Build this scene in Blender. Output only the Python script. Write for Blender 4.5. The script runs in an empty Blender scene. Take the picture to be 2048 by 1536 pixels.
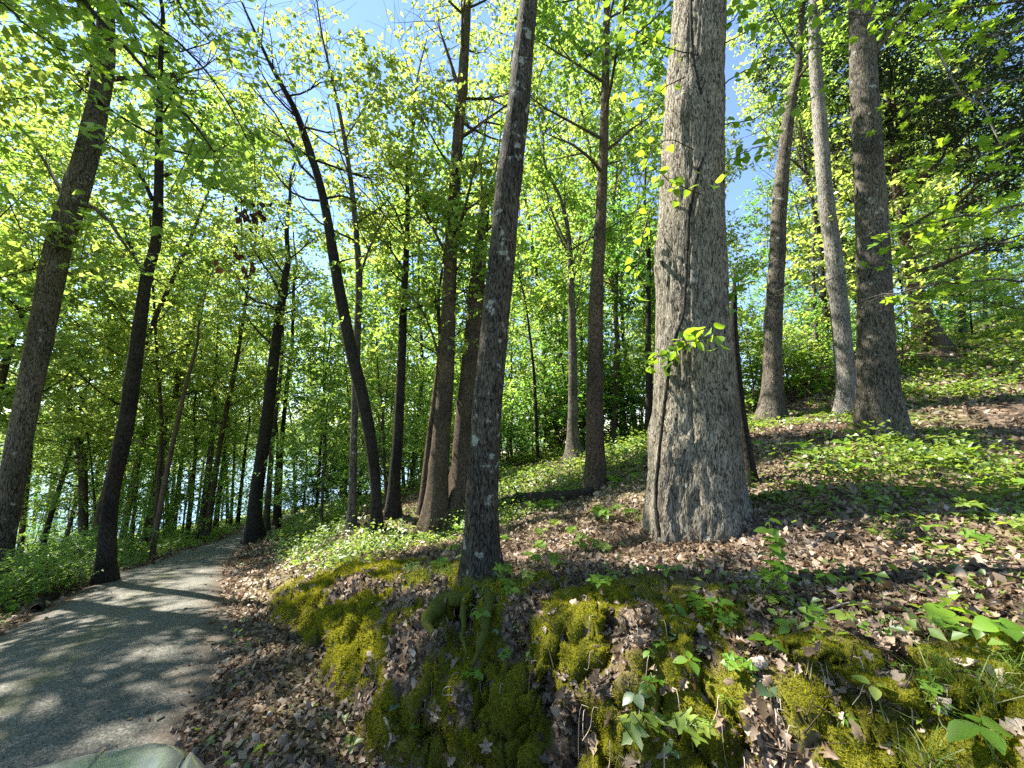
import bpy, math, random
import numpy as np
from mathutils import Vector, Matrix

# ------------------------------------------------------------------ camera, sky, sun, exposure
SC = bpy.context.scene
COL = SC.collection
F = 800.0                      # focal length in pixels of the 2048 wide photograph
PITCH = math.atan(102 / F)     # the phone is tilted up a little
CAM = np.array([0.0, 0.0, 2.2])

cam_data = bpy.data.cameras.new('camera')
cam_data.sensor_width = 36.0
cam_data.lens = F / 2048 * 36.0
cam_data.clip_start = 0.05
cam_data.clip_end = 3000
cam = bpy.data.objects.new('camera', cam_data)
COL.objects.link(cam)
cam.location = CAM
cam.rotation_euler = (math.pi / 2 + PITCH, 0, 0)
SC.camera = cam

SUN_ELEV = math.radians(51)
TO_SUN = np.array([-1.0, 0.45])            # sun stands to the left, a little in front
TO_SUN = TO_SUN / np.linalg.norm(TO_SUN)
world = bpy.data.worlds.new('World')
SC.world = world
world.use_nodes = True
wn = world.node_tree
bg = wn.nodes['Background']
sky = wn.nodes.new('ShaderNodeTexSky')
sky.sky_type = 'NISHITA'
sky.sun_disc = False
sky.sun_elevation = SUN_ELEV
sky.sun_rotation = math.atan2(TO_SUN[0], TO_SUN[1])
sky.air_density = 1.0
sky.dust_density = 0.05
sky.ozone_density = 2.5
wn.links.new(sky.outputs[0], bg.inputs[0])
bg.inputs[1].default_value = 0.085

sun_data = bpy.data.lights.new('sun', 'SUN')
sun_data.energy = 5.0
sun_data.angle = math.radians(0.6)
sun_data.color = (1.0, 0.95, 0.86)
sun = bpy.data.objects.new('sun', sun_data)
COL.objects.link(sun)
sd = Vector((TO_SUN[0] * math.cos(SUN_ELEV), TO_SUN[1] * math.cos(SUN_ELEV), math.sin(SUN_ELEV)))
sun.rotation_euler = sd.to_track_quat('Z', 'Y').to_euler()

SC.view_settings.view_transform = 'Standard'
SC.view_settings.look = 'None'
SC.view_settings.gamma = 1.0
SC.view_settings.exposure = 2.1
SC.view_settings.use_curve_mapping = False
SC.render.engine = 'CYCLES'
SC.cycles.max_bounces = 8
SC.cycles.diffuse_bounces = 4
SC.cycles.glossy_bounces = 2
SC.cycles.transmission_bounces = 5
SC.cycles.transparent_max_bounces = 4
SC.cycles.caustics_reflective = False
SC.cycles.caustics_refractive = False
SC.cycles.use_denoising = False

# ------------------------------------------------------------------ numeric helpers
CP, SP = math.cos(PITCH), math.sin(PITCH)

def ray(px, py):
    a, b = (px - 1024) / F, (768 - py) / F
    d = np.array([a, CP - b * SP, SP + b * CP])
    return d / d[1]            # scaled so that y = 1

def at(px, py, Y):
    return CAM + ray(px, py) * Y

def _hash(ix, iy, iz, seed):
    n = (ix * 374761393 + iy * 668265263 + iz * 2147483647 + seed * 1274126177) & 0xFFFFFFFF
    n = ((n ^ (n >> 13)) * 1274126177) & 0xFFFFFFFF
    n = (n ^ (n >> 16)) & 0xFFFFFFFF
    return n.astype(np.float64) / 4294967295.0

def noise(p, seed=0):
    """value noise, p (...,3) -> 0..1"""
    p = np.asarray(p, float)
    i = np.floor(p).astype(np.int64)
    f = p - i
    f = f * f * (3 - 2 * f)
    r = 0
    for dx in (0, 1):
        wx = f[..., 0] if dx else 1 - f[..., 0]
        for dy in (0, 1):
            wy = f[..., 1] if dy else 1 - f[..., 1]
            for dz in (0, 1):
                wz = f[..., 2] if dz else 1 - f[..., 2]
                r = r + wx * wy * wz * _hash(i[..., 0] + dx, i[..., 1] + dy, i[..., 2] + dz, seed)
    return r

def fbm(p, oct=3, seed=0):
    p = np.asarray(p, float)
    r, a, t = 0, 1.0, 0
    for k in range(oct):
        r = r + a * noise(p * (2 ** k), seed + k * 17)
        t += a
        a *= 0.5
    return r / t

def n2(x, y, s, seed=0, oct=2):
    return fbm(np.stack([x * s, y * s, np.zeros_like(x) + 0.37], -1), oct, seed)

def sstep(a, b, x):
    t = np.clip((x - a) / (b - a), 0, 1)
    return t * t * (3 - 2 * t)

# ------------------------------------------------------------------ terrain height
class RBF:
    def __init__(self, pts, c=1.6, lam=0.02):
        P = np.array(pts, float)
        self.X, z = P[:, :2], P[:, 2]
        self.c = c
        n = len(P)
        A = self.k(np.linalg.norm(self.X[:, None] - self.X[None], axis=-1))
        A += lam * np.eye(n)
        Q = np.c_[np.ones(n), self.X]
        M = np.block([[A, Q], [Q.T, np.zeros((3, 3))]])
        s = np.linalg.solve(M, np.r_[z, 0, 0, 0])
        self.w, self.q = s[:n], s[n:]
    def k(self, r):
        return np.sqrt(r * r + self.c ** 2)
    def __call__(self, x, y):
        r = self.q[0] + self.q[1] * x + self.q[2] * y
        for (a, b), w in zip(self.X, self.w):
            r = r + w * np.sqrt((x - a) ** 2 + (y - b) ** 2 + self.c ** 2)
        return r

hp = [(965, 1165, 4.0), (1390, 1050, 4.7), (1190, 975, 7.4), (1150, 922, 11.4), (1300, 888, 13), (870, 1052, 8.9),
      (790, 1030, 9.6), (700, 1056, 10.6), (515, 1085, 13), (1760, 860, 6.7), (1540, 838, 8.9),
      (1850, 695, 11), (2040, 1290, 2.05), (1500, 1215, 2.75), (1700, 1255, 2.35), (1300, 1170, 3.3), (2048, 1000, 3.8),
      (2048, 860, 6), (2048, 720, 9.5), (1700, 1000, 4.2), (1620, 930, 5.2), (720, 1130, 6.0), (600, 1100, 9.2),
      (1060, 922, 16), (720, 1010, 18), (600, 1024, 28), (1000, 935, 22), (1300, 865, 24), (1600, 775, 20), (2000, 630, 22)]
hp = [tuple(at(*q)) for q in hp] + [(3.6, 0.2, 1.35), (5, -2, 1.9), (9, -4, 3.2), (22, -10, 7), (40, 30, 12), (12, 60, 1.0),
      (0, 60, -3), (60, 0, 18), (90, 60, 22), (120, -40, 30), (40, 120, 6), (-10, 100, -7), (0, 200, -7), (150, 200, 20), (-15, 55, -5.6)]
HILL = RBF(hp)
low = [(-3.2, -8, 0.1), (-3.6, -3, 0.02), (-3.4, 2.0, 0), (-0.2, 1.2, 0.04), (-4.2, 4, -0.02), (-1.9, 3.7, 0.0), (-6, 7, -0.45), (-3.6, 6, -0.25), (-8.4, 10.5, -1.05),
       (-10.7, 15, -1.85), (-12.6, 20, -2.6), (-17, 30, -3.9), (-18, 45, -5.2), (-9.5, 7.4, -0.62), (-10.6, 11.7, -1.45), (-13, 12, -1.7), (-8, 2, -0.5), (-13, 4, -1.3),
       (-20, 10, -2.9), (-30, 15, -5.3), (-25, 25, -4.7), (-40, 30, -7.6), (-32, 45, -7.0), (-30, 62, -8.6), (-60, 40, -10.5), (-60, 0, -9), (-90, 80, -16),
       (-20, -20, -1.5), (-60, -60, -8), (0, 90, -8.5), (-20, 110, -12), (-12, 30, -3.2), (-5, 30, -2.5), (10, 10, -1), (20, 40, -2), (6, -10, 0.2)]
LOW = RBF(low)
LAKE_Z = -7.9
TOE = np.array([(9, -9), (3.7, -1.6), (2.2, 0.65), (0.85, 1.75), (-0.42, 2.72), (-1.35, 3.65), (-2.6, 5.0), (-5.0, 7.6), (-7.1, 11), (-9.1, 14.2), (-11.2, 19), (-14.6, 28), (-15.5, 40), (-13, 60), (-14, 120)], float)

def seg_dist(x, y, line):
    best = np.full(x.shape, 1e9)
    side = np.zeros(x.shape)
    for a, b in zip(line[:-1], line[1:]):
        d = b - a
        L2 = d @ d
        t = np.clip(((x - a[0]) * d[0] + (y - a[1]) * d[1]) / L2, 0, 1)
        ex, ey = x - a[0] - t * d[0], y - a[1] - t * d[1]
        r = np.hypot(ex, ey)
        s = -(d[0] * (y - a[1]) - d[1] * (x - a[0]))    # >0 to the right of the line
        m = r < best
        best = np.where(m, r, best)
        side = np.where(m, np.sign(s), side)
    return best * side

ROAD = np.array([(-3.1, -12), (-3.3, -6), (-3.35, 0), (-3.4, 2.0), (-4.3, 4.0), (-6.2, 7.2), (-8.3, 10.4), (-10.5, 14.8), (-12.4, 19.5), (-15.0, 25), (-17.2, 30), (-17.6, 36), (-16.4, 42), (-14, 50), (-9, 60)], float)
ROAD_W = 1.08

def road_dist(x, y):
    return np.abs(seg_dist(x, y, ROAD))

def bank_d(x, y):
    d = seg_dist(x, y, TOE)
    near = 1 - sstep(6, 14, np.hypot(x, y))
    d = d + near * (0.55 * (n2(x, y, 1.3, 3) - 0.5) + 0.18 * (n2(x, y, 4.5, 5) - 0.5))
    return d

def height(x, y):
    x, y = np.asarray(x, float), np.asarray(y, float)
    d = bank_d(x, y)
    r = np.hypot(x, y)
    w = 0.80 + 1.7 * sstep(4.5, 12, r) + 10 * sstep(25, 60, r)
    lo, hi = LOW(x, y), HILL(x, y)
    hi = np.maximum(hi, lo + 0.05)
    t = np.clip((d + 0.05) / w, 0, 1)
    k = 1 - (1 - t) ** 1.75
    k = k * sstep(0, 0.2, t)
    z = lo + (hi - lo) * k
    rd = road_dist(x, y)
    rough = sstep(1.2, 2.2, rd)
    z = z + rough * (0.10 * (n2(x, y, 0.9, 11) - 0.5) + 0.05 * (n2(x, y, 3.1, 12) - 0.5)) * (1 + 2 * sstep(10, 40, r))
    # leaf drift in the ditch between road and bank, hump beside the road farther on
    z = z + 0.10 * np.exp(-((d + 0.5) / 0.35) ** 2) * rough
    return z

def gz(x, y):
    return float(height(np.array([x]), np.array([y]))[0])

def hit(px, py, far=160):
    d = ray(px, py)
    t = np.concatenate([np.arange(1.2, 20, 0.02), np.arange(20, far, 0.1)])
    P = CAM + t[:, None] * d
    below = P[:, 2] < height(P[:, 0], P[:, 1])
    if not below.any():
        return None
    return P[np.argmax(below)]

# ------------------------------------------------------------------ mesh helpers
def new_mesh(name, V, T=None, Q=None, smooth=False, attrs=None):
    V = np.asarray(V, np.float32)
    me = bpy.data.meshes.new(name)
    nt = 0 if T is None else len(T)
    nq = 0 if Q is None else len(Q)
    me.vertices.add(len(V))
    me.vertices.foreach_set('co', V.ravel())
    idx, start, tot = [], [], []
    if nt:
        idx.append(np.asarray(T, np.int32).ravel())
    if nq:
        idx.append(np.asarray(Q, np.int32).ravel())
    idx = np.concatenate(idx)
    me.loops.add(len(idx))
    me.loops.foreach_set('vertex_index', idx)
    me.polygons.add(nt + nq)
    me.polygons.foreach_set('loop_start', np.r_[np.arange(nt) * 3, nt * 3 + np.arange(nq) * 4].astype(np.int32))
    me.update(calc_edges=True)
    me.validate()
    if smooth:
        me.polygons.foreach_set('use_smooth', np.ones(nt + nq, bool))
    for k, v in (attrs or {}).items():
        a = me.attributes.new(k, 'FLOAT', 'POINT')
        a.data.foreach_set('value', np.asarray(v, np.float32))
    return me

def obj(name, me, mat=None, parent=None):
    o = bpy.data.objects.new(name, me)
    COL.objects.link(o)
    if mat is not None and me is not None and not me.materials:
        me.materials.append(mat)
    if parent is not None:
        o.parent = parent
    return o

def tag(o, label=None, cat=None, group=None, kind=None):
    for k, v in (('label', label), ('category', cat), ('group', group), ('kind', kind)):
        if v:
            o[k] = v
    return o

def thing(name, label, cat, loc=(0, 0, 0), group=None):
    o = obj(name, None)
    o.location = loc
    return tag(o, label, cat, group)

class MB:
    def __init__(self):
        self.V, self.T, self.Q, self.A, self.n = [], [], [], {}, 0
    def add(self, V, T=None, Q=None, **at_):
        if T is not None and len(T):
            self.T.append(np.asarray(T) + self.n)
        if Q is not None and len(Q):
            self.Q.append(np.asarray(Q) + self.n)
        self.V.append(np.asarray(V, float))
        for k, v in at_.items():
            self.A.setdefault(k, []).append(np.broadcast_to(v, (len(V),)))
        self.n += len(V)
    def mesh(self, name, smooth=False, off=None):
        V = np.concatenate(self.V)
        if off is not None:
            V = V - np.asarray(off)
        return new_mesh(name, V, np.concatenate(self.T) if self.T else None, np.concatenate(self.Q) if self.Q else None,
                        smooth, {k: np.concatenate(v) for k, v in self.A.items()})

def resample(P, R, n):
    """Catmull-Rom through P with radii R, n points"""
    P, R = np.asarray(P, float), np.asarray(R, float)
    D = np.c_[P, R]
    E = np.vstack([2 * D[0] - D[1], D, 2 * D[-1] - D[-2]])
    L = np.r_[0, np.cumsum(np.linalg.norm(np.diff(P, axis=0), axis=1))]
    s = np.linspace(0, L[-1], n)
    k = np.clip(np.searchsorted(L, s, side='right') - 1, 0, len(P) - 2)
    t = ((s - L[k]) / (L[k + 1] - L[k] + 1e-9))[:, None]
    a, b, c, d = E[k], E[k + 1], E[k + 2], E[k + 3]
    o = 0.5 * ((2 * b) + (c - a) * t + (2 * a - 5 * b + 4 * c - d) * t ** 2 + (3 * b - a - 3 * c + d) * t ** 3)
    return o[:, :3], np.maximum(o[:, 3], 0.002), s

def tube(P, R, sides=6, cap=True):
    P, R = np.asarray(P, float), np.asarray(R, float)
    n = len(P)
    tg = np.gradient(P, axis=0)
    tg /= np.linalg.norm(tg, axis=1)[:, None] + 1e-9
    ref = np.where(np.abs(tg[:, 2:3]) > 0.85, np.array([[0, 1.0, 0]]), np.array([[0, 0, 1.0]]))
    if n > 1:
        ref = np.broadcast_to(ref[0], (n, 3)) if abs(tg[0, 2]) > .85 or True else ref
        mean = np.abs(tg).mean(0)
        ax = np.zeros(3); ax[np.argmin(mean)] = 1
        ref = np.broadcast_to(ax, (n, 3))
    u = np.cross(tg, ref)
    u /= np.linalg.norm(u, axis=1)[:, None] + 1e-9
    v = np.cross(tg, u)
    th = np.arange(sides) / sides * 2 * math.pi
    V = P[:, None] + R[:, None, None] * (np.cos(th)[None, :, None] * u[:, None] + np.sin(th)[None, :, None] * v[:, None])
    i = np.arange(n - 1)[:, None] * sides + np.arange(sides)[None]
    j = np.arange(n - 1)[:, None] * sides + (np.arange(sides) + 1)[None] % sides
    Q = np.stack([i, j, j + sides, i + sides], -1).reshape(-1, 4)
    V = V.reshape(-1, 3)
    T = None
    if cap:
        V = np.vstack([V, P[-1] + tg[-1] * R[-1] * 0.4])
        b = (n - 1) * sides
        T = np.array([(b + k, b + (k + 1) % sides, n * sides) for k in range(sides)])
    return V, T, Q

def unit(v):
    return v / (np.linalg.norm(v, axis=-1, keepdims=True) + 1e-9)

def leaf_cloud(P, S, rng, tilt=0.7, asp=0.62, fold=0.18, droop=0.35, up=None):
    """one folded leaf of two triangles at every point"""
    n = len(P)
    az = rng.uniform(0, 2 * math.pi, n)
    N = np.c_[rng.normal(0, tilt, n), rng.normal(0, tilt, n), np.ones(n)]
    N = unit(N)
    D = np.c_[np.cos(az), np.sin(az), rng.normal(-droop, 0.3, n)]
    D = unit(D - (D * N).sum(1)[:, None] * N)
    B = np.cross(N, D)
    S = np.broadcast_to(S, (n,))[:, None]
    mid = P + D * S * 0.45
    w = S * asp * 0.5
    V = np.stack([P, mid + B * w + N * S * fold, P + D * S - N * S * 0.1, mid - B * w + N * S * fold], 1).reshape(-1, 3)
    k = np.arange(n)[:, None] * 4
    T = np.concatenate([k + np.array([[0, 2, 1]]), k + np.array([[0, 3, 2]])])
    rnd = np.repeat(rng.uniform(0, 1, n), 4)
    return V, T, rnd

# ------------------------------------------------------------------ materials
def mat(name):
    m = bpy.data.materials.new(name)
    m.use_nodes = True
    nt = m.node_tree
    nt.nodes.clear()
    return m, nt, nt.nodes, nt.links

def ramp(nodes, stops):
    r = nodes.new('ShaderNodeValToRGB')
    el = r.color_ramp.elements
    while len(el) < len(stops):
        el.new(0.5)
    for e, (p, c) in zip(el, stops):
        e.position = p
        e.color = (*c, 1)
    return r

def leaf_mat(name, stops, trans, tmix=0.55, attr='rnd', gloss=0.06, rough=0.45, spread=1.0):
    m, nt, N, L = mat(name)
    out = N.new('ShaderNodeOutputMaterial')
    a = N.new('ShaderNodeAttribute'); a.attribute_name = attr
    oi = N.new('ShaderNodeObjectInfo')
    add = N.new('ShaderNodeMath'); add.operation = 'MULTIPLY_ADD'
    L.new(a.outputs['Fac'], add.inputs[0]); add.inputs[1].default_value = spread
    sc = N.new('ShaderNodeMath'); sc.operation = 'MULTIPLY_ADD'
    L.new(oi.outputs['Random'], sc.inputs[0]); sc.inputs[1].default_value = 0.3; sc.inputs[2].default_value = -0.15
    L.new(sc.outputs[0], add.inputs[2])
    r = ramp(N, stops)
    L.new(add.outputs[0], r.inputs[0])
    d = N.new('ShaderNodeBsdfDiffuse')
    L.new(r.outputs[0], d.inputs[0])
    t = N.new('ShaderNodeBsdfTranslucent')
    mx = N.new('ShaderNodeMix'); mx.data_type = 'RGBA'; mx.blend_type = 'MIX'
    mx.inputs[0].default_value = 0.72
    L.new(r.outputs[0], mx.inputs[6]); mx.inputs[7].default_value = (*trans, 1)
    L.new(mx.outputs[2], t.inputs[0])
    ms = N.new('ShaderNodeMixShader'); ms.inputs[0].default_value = tmix
    L.new(d.outputs[0], ms.inputs[1]); L.new(t.outputs[0], ms.inputs[2])
    g = N.new('ShaderNodeBsdfGlossy'); g.inputs['Roughness'].default_value = rough
    m2 = N.new('ShaderNodeMixShader'); m2.inputs[0].default_value = gloss
    L.new(ms.outputs[0], m2.inputs[1]); L.new(g.outputs[0], m2.inputs[2])
    L.new(m2.outputs[0], out.inputs[0])
    return m

M_LEAF = leaf_mat('leaf_spring_green', [(0, (.06, .15, .02)), (.5, (.13, .26, .035)), (1, (.26, .36, .06))], (.42, .62, .08), tmix=.6)
M_LEAF_Y = leaf_mat('leaf_yellow_green', [(0, (.11, .20, .025)), (.5, (.21, .30, .045)), (1, (.36, .42, .08))], (.56, .68, .12), tmix=.6)
M_LEAF_D = leaf_mat('leaf_deep_green', [(0, (.045, .12, .02)), (.5, (.085, .20, .03)), (1, (.15, .28, .045))], (.26, .52, .07), tmix=.6)
M_LEAF_N = leaf_mat('leaf_large_green', [(0, (.09, .20, .018)), (.5, (.14, .28, .024)), (1, (.20, .34, .03))], (.44, .64, .03), gloss=.035)
M_CEDAR = leaf_mat('cedar_foliage', [(0, (.015, .035, .018)), (.5, (.025, .055, .028)), (1, (.05, .085, .04))], (.06, .10, .03), tmix=.2, gloss=.03)
M_HERB = leaf_mat('herb_leaf', [(0, (.06, .13, .015)), (.5, (.12, .22, .025)), (1, (.22, .31, .05))], (.38, .50, .05), tmix=.45)
M_MOSS = leaf_mat('moss_blade', [(0, (.06, .065, .008)), (.45, (.17, .175, .014)), (1, (.42, .39, .03))], (.58, .54, .03), tmix=.35, gloss=.0)
M_DEAD = leaf_mat('dead_leaf', [(0, (.05, .034, .02)), (.4, (.15, .105, .066)), (.75, (.30, .225, .155)), (1, (.50, .41, .31))], (.30, .17, .08), tmix=.15, gloss=.03)
M_BROWN = leaf_mat('withered_leaf', [(0, (.03, .012, .008)), (1, (.08, .03, .02))], (.10, .03, .015), tmix=.2, gloss=.03)
M_GRASS = leaf_mat('grass_blade', [(0, (.07, .14, .015)), (.6, (.14, .22, .03)), (1, (.30, .30, .12))], (.35, .45, .05), tmix=.4, gloss=.03)

def bark_mat(name, dark, mid, light, lichen=0.0, scale=1.0, lcol=(.42, .44, .38), bump=0.6, stretch=0.22):
    m, nt, N, L = mat(name)
    out = N.new('ShaderNodeOutputMaterial')
    b = N.new('ShaderNodeBsdfPrincipled')
    b.inputs['Roughness'].default_value = 0.9
    b.inputs['Specular IOR Level'].default_value = 0.15
    g = N.new('ShaderNodeNewGeometry')
    mp = N.new('ShaderNodeMapping')
    mp.inputs['Scale'].default_value = (26 * scale, 26 * scale, 26 * scale * stretch)
    wn_ = N.new('ShaderNodeTexNoise'); wn_.inputs['Scale'].default_value = 3.0
    L.new(g.outputs['Position'], wn_.inputs['Vector'])
    wa = N.new('ShaderNodeVectorMath'); wa.operation = 'MULTIPLY_ADD'
    L.new(wn_.outputs['Color'], wa.inputs[0]); wa.inputs[1].default_value = (.09, .09, .09)
    L.new(g.outputs['Position'], wa.inputs[2])
    L.new(wa.outputs[0], mp.inputs['Vector'])
    vo = N.new('ShaderNodeTexVoronoi'); vo.feature = 'DISTANCE_TO_EDGE'; vo.inputs['Scale'].default_value = 1.0
    L.new(mp.outputs[0], vo.inputs['Vector'])
    no = N.new('ShaderNodeTexNoise'); no.inputs['Scale'].default_value = 2.2; no.inputs['Detail'].default_value = 6
    L.new(mp.outputs[0], no.inputs['Vector'])
    e1 = N.new('ShaderNodeMath'); e1.operation = 'MULTIPLY'; e1.use_clamp = True; e1.inputs[1].default_value = 6.0
    rn = N.new('ShaderNodeTexNoise'); rn.inputs['Scale'].default_value = .8; rn.inputs['Detail'].default_value = 2; rn.inputs['Distortion'].default_value = .6
    L.new(mp.outputs[0], rn.inputs['Vector'])
    rs = N.new('ShaderNodeMath'); rs.operation = 'SUBTRACT'; rs.inputs[1].default_value = .5; L.new(rn.outputs['Fac'], rs.inputs[0])
    ra = N.new('ShaderNodeMath'); ra.operation = 'ABSOLUTE'; L.new(rs.outputs[0], ra.inputs[0])
    rm = N.new('ShaderNodeMath'); rm.operation = 'MULTIPLY'; rm.inputs[1].default_value = 2.4; L.new(ra.outputs[0], rm.inputs[0])
    vm = N.new('ShaderNodeMath'); vm.operation = 'MULTIPLY_ADD'; vm.inputs[1].default_value = .35; L.new(vo.outputs['Distance'], vm.inputs[0]); L.new(rm.outputs[0], vm.inputs[2])
    L.new(vm.outputs[0], e1.inputs[0])
    ns = N.new('ShaderNodeMath'); ns.operation = 'MULTIPLY_ADD'
    L.new(no.outputs['Fac'], ns.inputs[0]); ns.inputs[1].default_value = 1.5; ns.inputs[2].default_value = -0.2
    ad = N.new('ShaderNodeMath'); ad.operation = 'MULTIPLY'
    L.new(e1.outputs[0], ad.inputs[0]); L.new(ns.outputs[0], ad.inputs[1])
    r = ramp(N, [(0.08, dark), (0.36, mid), (0.75, light)])
    L.new(ad.outputs[0], r.inputs[0])
    col = r.outputs[0]
    # broad tone patches
    bn = N.new('ShaderNodeTexNoise'); bn.inputs['Scale'].default_value = 1.7; bn.inputs['Detail'].default_value = 3
    L.new(g.outputs['Position'], bn.inputs['Vector'])
    br = ramp(N, [(0.3, (.62, .62, .62)), (0.7, (1.25, 1.22, 1.18))])
    L.new(bn.outputs['Fac'], br.inputs[0])
    mu = N.new('ShaderNodeMix'); mu.data_type = 'RGBA'; mu.blend_type = 'MULTIPLY'; mu.inputs[0].default_value = 1
    L.new(col, mu.inputs[6]); L.new(br.outputs[0], mu.inputs[7])
    col = mu.outputs[2]
    if lichen > 0:
        ln = N.new('ShaderNodeTexNoise'); ln.inputs['Scale'].default_value = 7.0; ln.inputs['Detail'].default_value = 5; ln.inputs['Roughness'].default_value = .65
        L.new(g.outputs['Position'], ln.inputs['Vector'])
        lr = ramp(N, [(0.68 - lichen * .2, (0, 0, 0)), (0.72 - lichen * .2, (1, 1, 1))])
        L.new(ln.outputs['Fac'], lr.inputs[0])
        ml = N.new('ShaderNodeMix'); ml.data_type = 'RGBA'
        lm = N.new('ShaderNodeMath'); lm.operation = 'MULTIPLY'; lm.inputs[1].default_value = .75
        L.new(lr.outputs[0], lm.inputs[0])
        L.new(lm.outputs[0], ml.inputs[0]); L.new(col, ml.inputs[6]); ml.inputs[7].default_value = (*lcol, 1)
        col = ml.outputs[2]
    # moss near the foot, by vertex attribute
    ma = N.new('ShaderNodeAttribute'); ma.attribute_name = 'moss'
    mn = N.new('ShaderNodeTexNoise'); mn.inputs['Scale'].default_value = 9; mn.inputs['Detail'].default_value = 4
    L.new(g.outputs['Position'], mn.inputs['Vector'])
    mm = N.new('ShaderNodeMath'); mm.operation = 'ADD'
    L.new(ma.outputs['Fac'], mm.inputs[0]); L.new(mn.outputs['Fac'], mm.inputs[1])
    mr = ramp(N, [(0.85, (0, 0, 0)), (1.0, (1, 1, 1))])
    ml_ = N.new('ShaderNodeMath'); ml_.operation = 'MULTIPLY'; ml_.inputs[1].default_value = .8
    L.new(mm.outputs[0], ml_.inputs[0]); L.new(ml_.outputs[0], mr.inputs[0])
    mk = N.new('ShaderNodeMix'); mk.data_type = 'RGBA'
    L.new(mr.outputs[0], mk.inputs[0]); L.new(col, mk.inputs[6]); mk.inputs[7].default_value = (.075, .085, .012, 1)
    L.new(mk.outputs[2], b.inputs['Base Color'])
    bu = N.new('ShaderNodeBump'); bu.inputs['Strength'].default_value = bump; bu.inputs['Distance'].default_value = .02
    L.new(ad.outputs[0], bu.inputs['Height'])
    L.new(bu.outputs[0], b.inputs['Normal'])
    L.new(b.outputs[0], out.inputs[0])
    return m

B_OAK = bark_mat('bark_pale_oak', (.012, .010, .008), (.135, .120, .088), (.33, .30, .24), lichen=.12, scale=1.7, bump=.8, stretch=.17)
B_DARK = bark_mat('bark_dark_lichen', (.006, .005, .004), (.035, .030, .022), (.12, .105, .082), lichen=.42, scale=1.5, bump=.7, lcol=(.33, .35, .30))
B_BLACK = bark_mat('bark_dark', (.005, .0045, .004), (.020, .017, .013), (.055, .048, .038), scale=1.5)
B_BROWN = bark_mat('bark_brown', (.012, .009, .006), (.060, .045, .029), (.15, .115, .078), scale=1.6)
B_GREY = bark_mat('bark_grey', (.010, .009, .007), (.065, .056, .042), (.18, .158, .125), lichen=.2, scale=1.3)
B_ASH = bark_mat('bark_ash', (.03, .027, .022), (.15, .14, .12), (.32, .30, .26), lichen=.2, scale=1.3)
B_POLE = bark_mat('bark_pole', (.03, .018, .010), (.11, .075, .05), (.20, .15, .11), scale=2.2)
B_DEADW = bark_mat('dead_wood', (.03, .025, .02), (.16, .135, .11), (.34, .30, .26), scale=1.6, stretch=.1)

def ground_mat():
    m, nt, N, L = mat('forest_floor')
    out = N.new('ShaderNodeOutputMaterial')
    b = N.new('ShaderNodeBsdfPrincipled'); b.inputs['Roughness'].default_value = .95; b.inputs['Specular IOR Level'].default_value = .1
    g = N.new('ShaderNodeNewGeometry')
    v = N.new('ShaderNodeTexVoronoi'); v.inputs['Scale'].default_value = 11; v.inputs['Randomness'].default_value = 1
    no = N.new('ShaderNodeTexNoise'); no.inputs['Scale'].default_value = 7; no.inputs['Detail'].default_value = 5
    L.new(g.outputs['Position'], v.inputs['Vector']); L.new(g.outputs['Position'], no.inputs['Vector'])
    sx = N.new('ShaderNodeSeparateColor'); L.new(v.outputs['Color'], sx.inputs[0])
    mx = N.new('ShaderNodeMath'); mx.operation = 'MULTIPLY_ADD'; mx.inputs[1].default_value = .6
    L.new(sx.outputs[0], mx.inputs[0])
    hs = N.new('ShaderNodeMath'); hs.operation = 'MULTIPLY'; hs.inputs[1].default_value = .4; L.new(no.outputs['Fac'], hs.inputs[0])
    L.new(hs.outputs[0], mx.inputs[2])
    r = ramp(N, [(.1, (.03, .02, .013)), (.45, (.10, .068, .045)), (.8, (.22, .16, .12))])
    L.new(mx.outputs[0], r.inputs[0])
    # far off the herb layer is only colour
    ga = N.new('ShaderNodeAttribute'); ga.attribute_name = 'green'
    gm = N.new('ShaderNodeMix'); gm.data_type = 'RGBA'
    gr = ramp(N, [(.2, (.05, .09, .015)), (.8, (.15, .21, .03))]); L.new(no.outputs['Fac'], gr.inputs[0])
    L.new(ga.outputs['Fac'], gm.inputs[0]); L.new(r.outputs[0], gm.inputs[6]); L.new(gr.outputs[0], gm.inputs[7])
    ma = N.new('ShaderNodeAttribute'); ma.attribute_name = 'moss'
    m2 = N.new('ShaderNodeTexNoise'); m2.inputs['Scale'].default_value = 60; m2.inputs['Detail'].default_value = 4
    L.new(g.outputs['Position'], m2.inputs['Vector'])
    mr = ramp(N, [(.3, (.05, .05, .008)), (.7, (.15, .15, .016))]); L.new(m2.outputs['Fac'], mr.inputs[0])
    mm = N.new('ShaderNodeMix'); mm.data_type = 'RGBA'
    L.new(ma.outputs['Fac'], mm.inputs[0]); L.new(gm.outputs[2], mm.inputs[6]); L.new(mr.outputs[0], mm.inputs[7])
    L.new(mm.outputs[2], b.inputs['Base Color'])
    bu = N.new('ShaderNodeBump'); bu.inputs['Strength'].default_value = .7; bu.inputs['Distance'].default_value = .03
    L.new(mx.outputs[0], bu.inputs['Height']); L.new(bu.outputs[0], b.inputs['Normal'])
    L.new(b.outputs[0], out.inputs[0])
    return m
M_GROUND = ground_mat()

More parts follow.
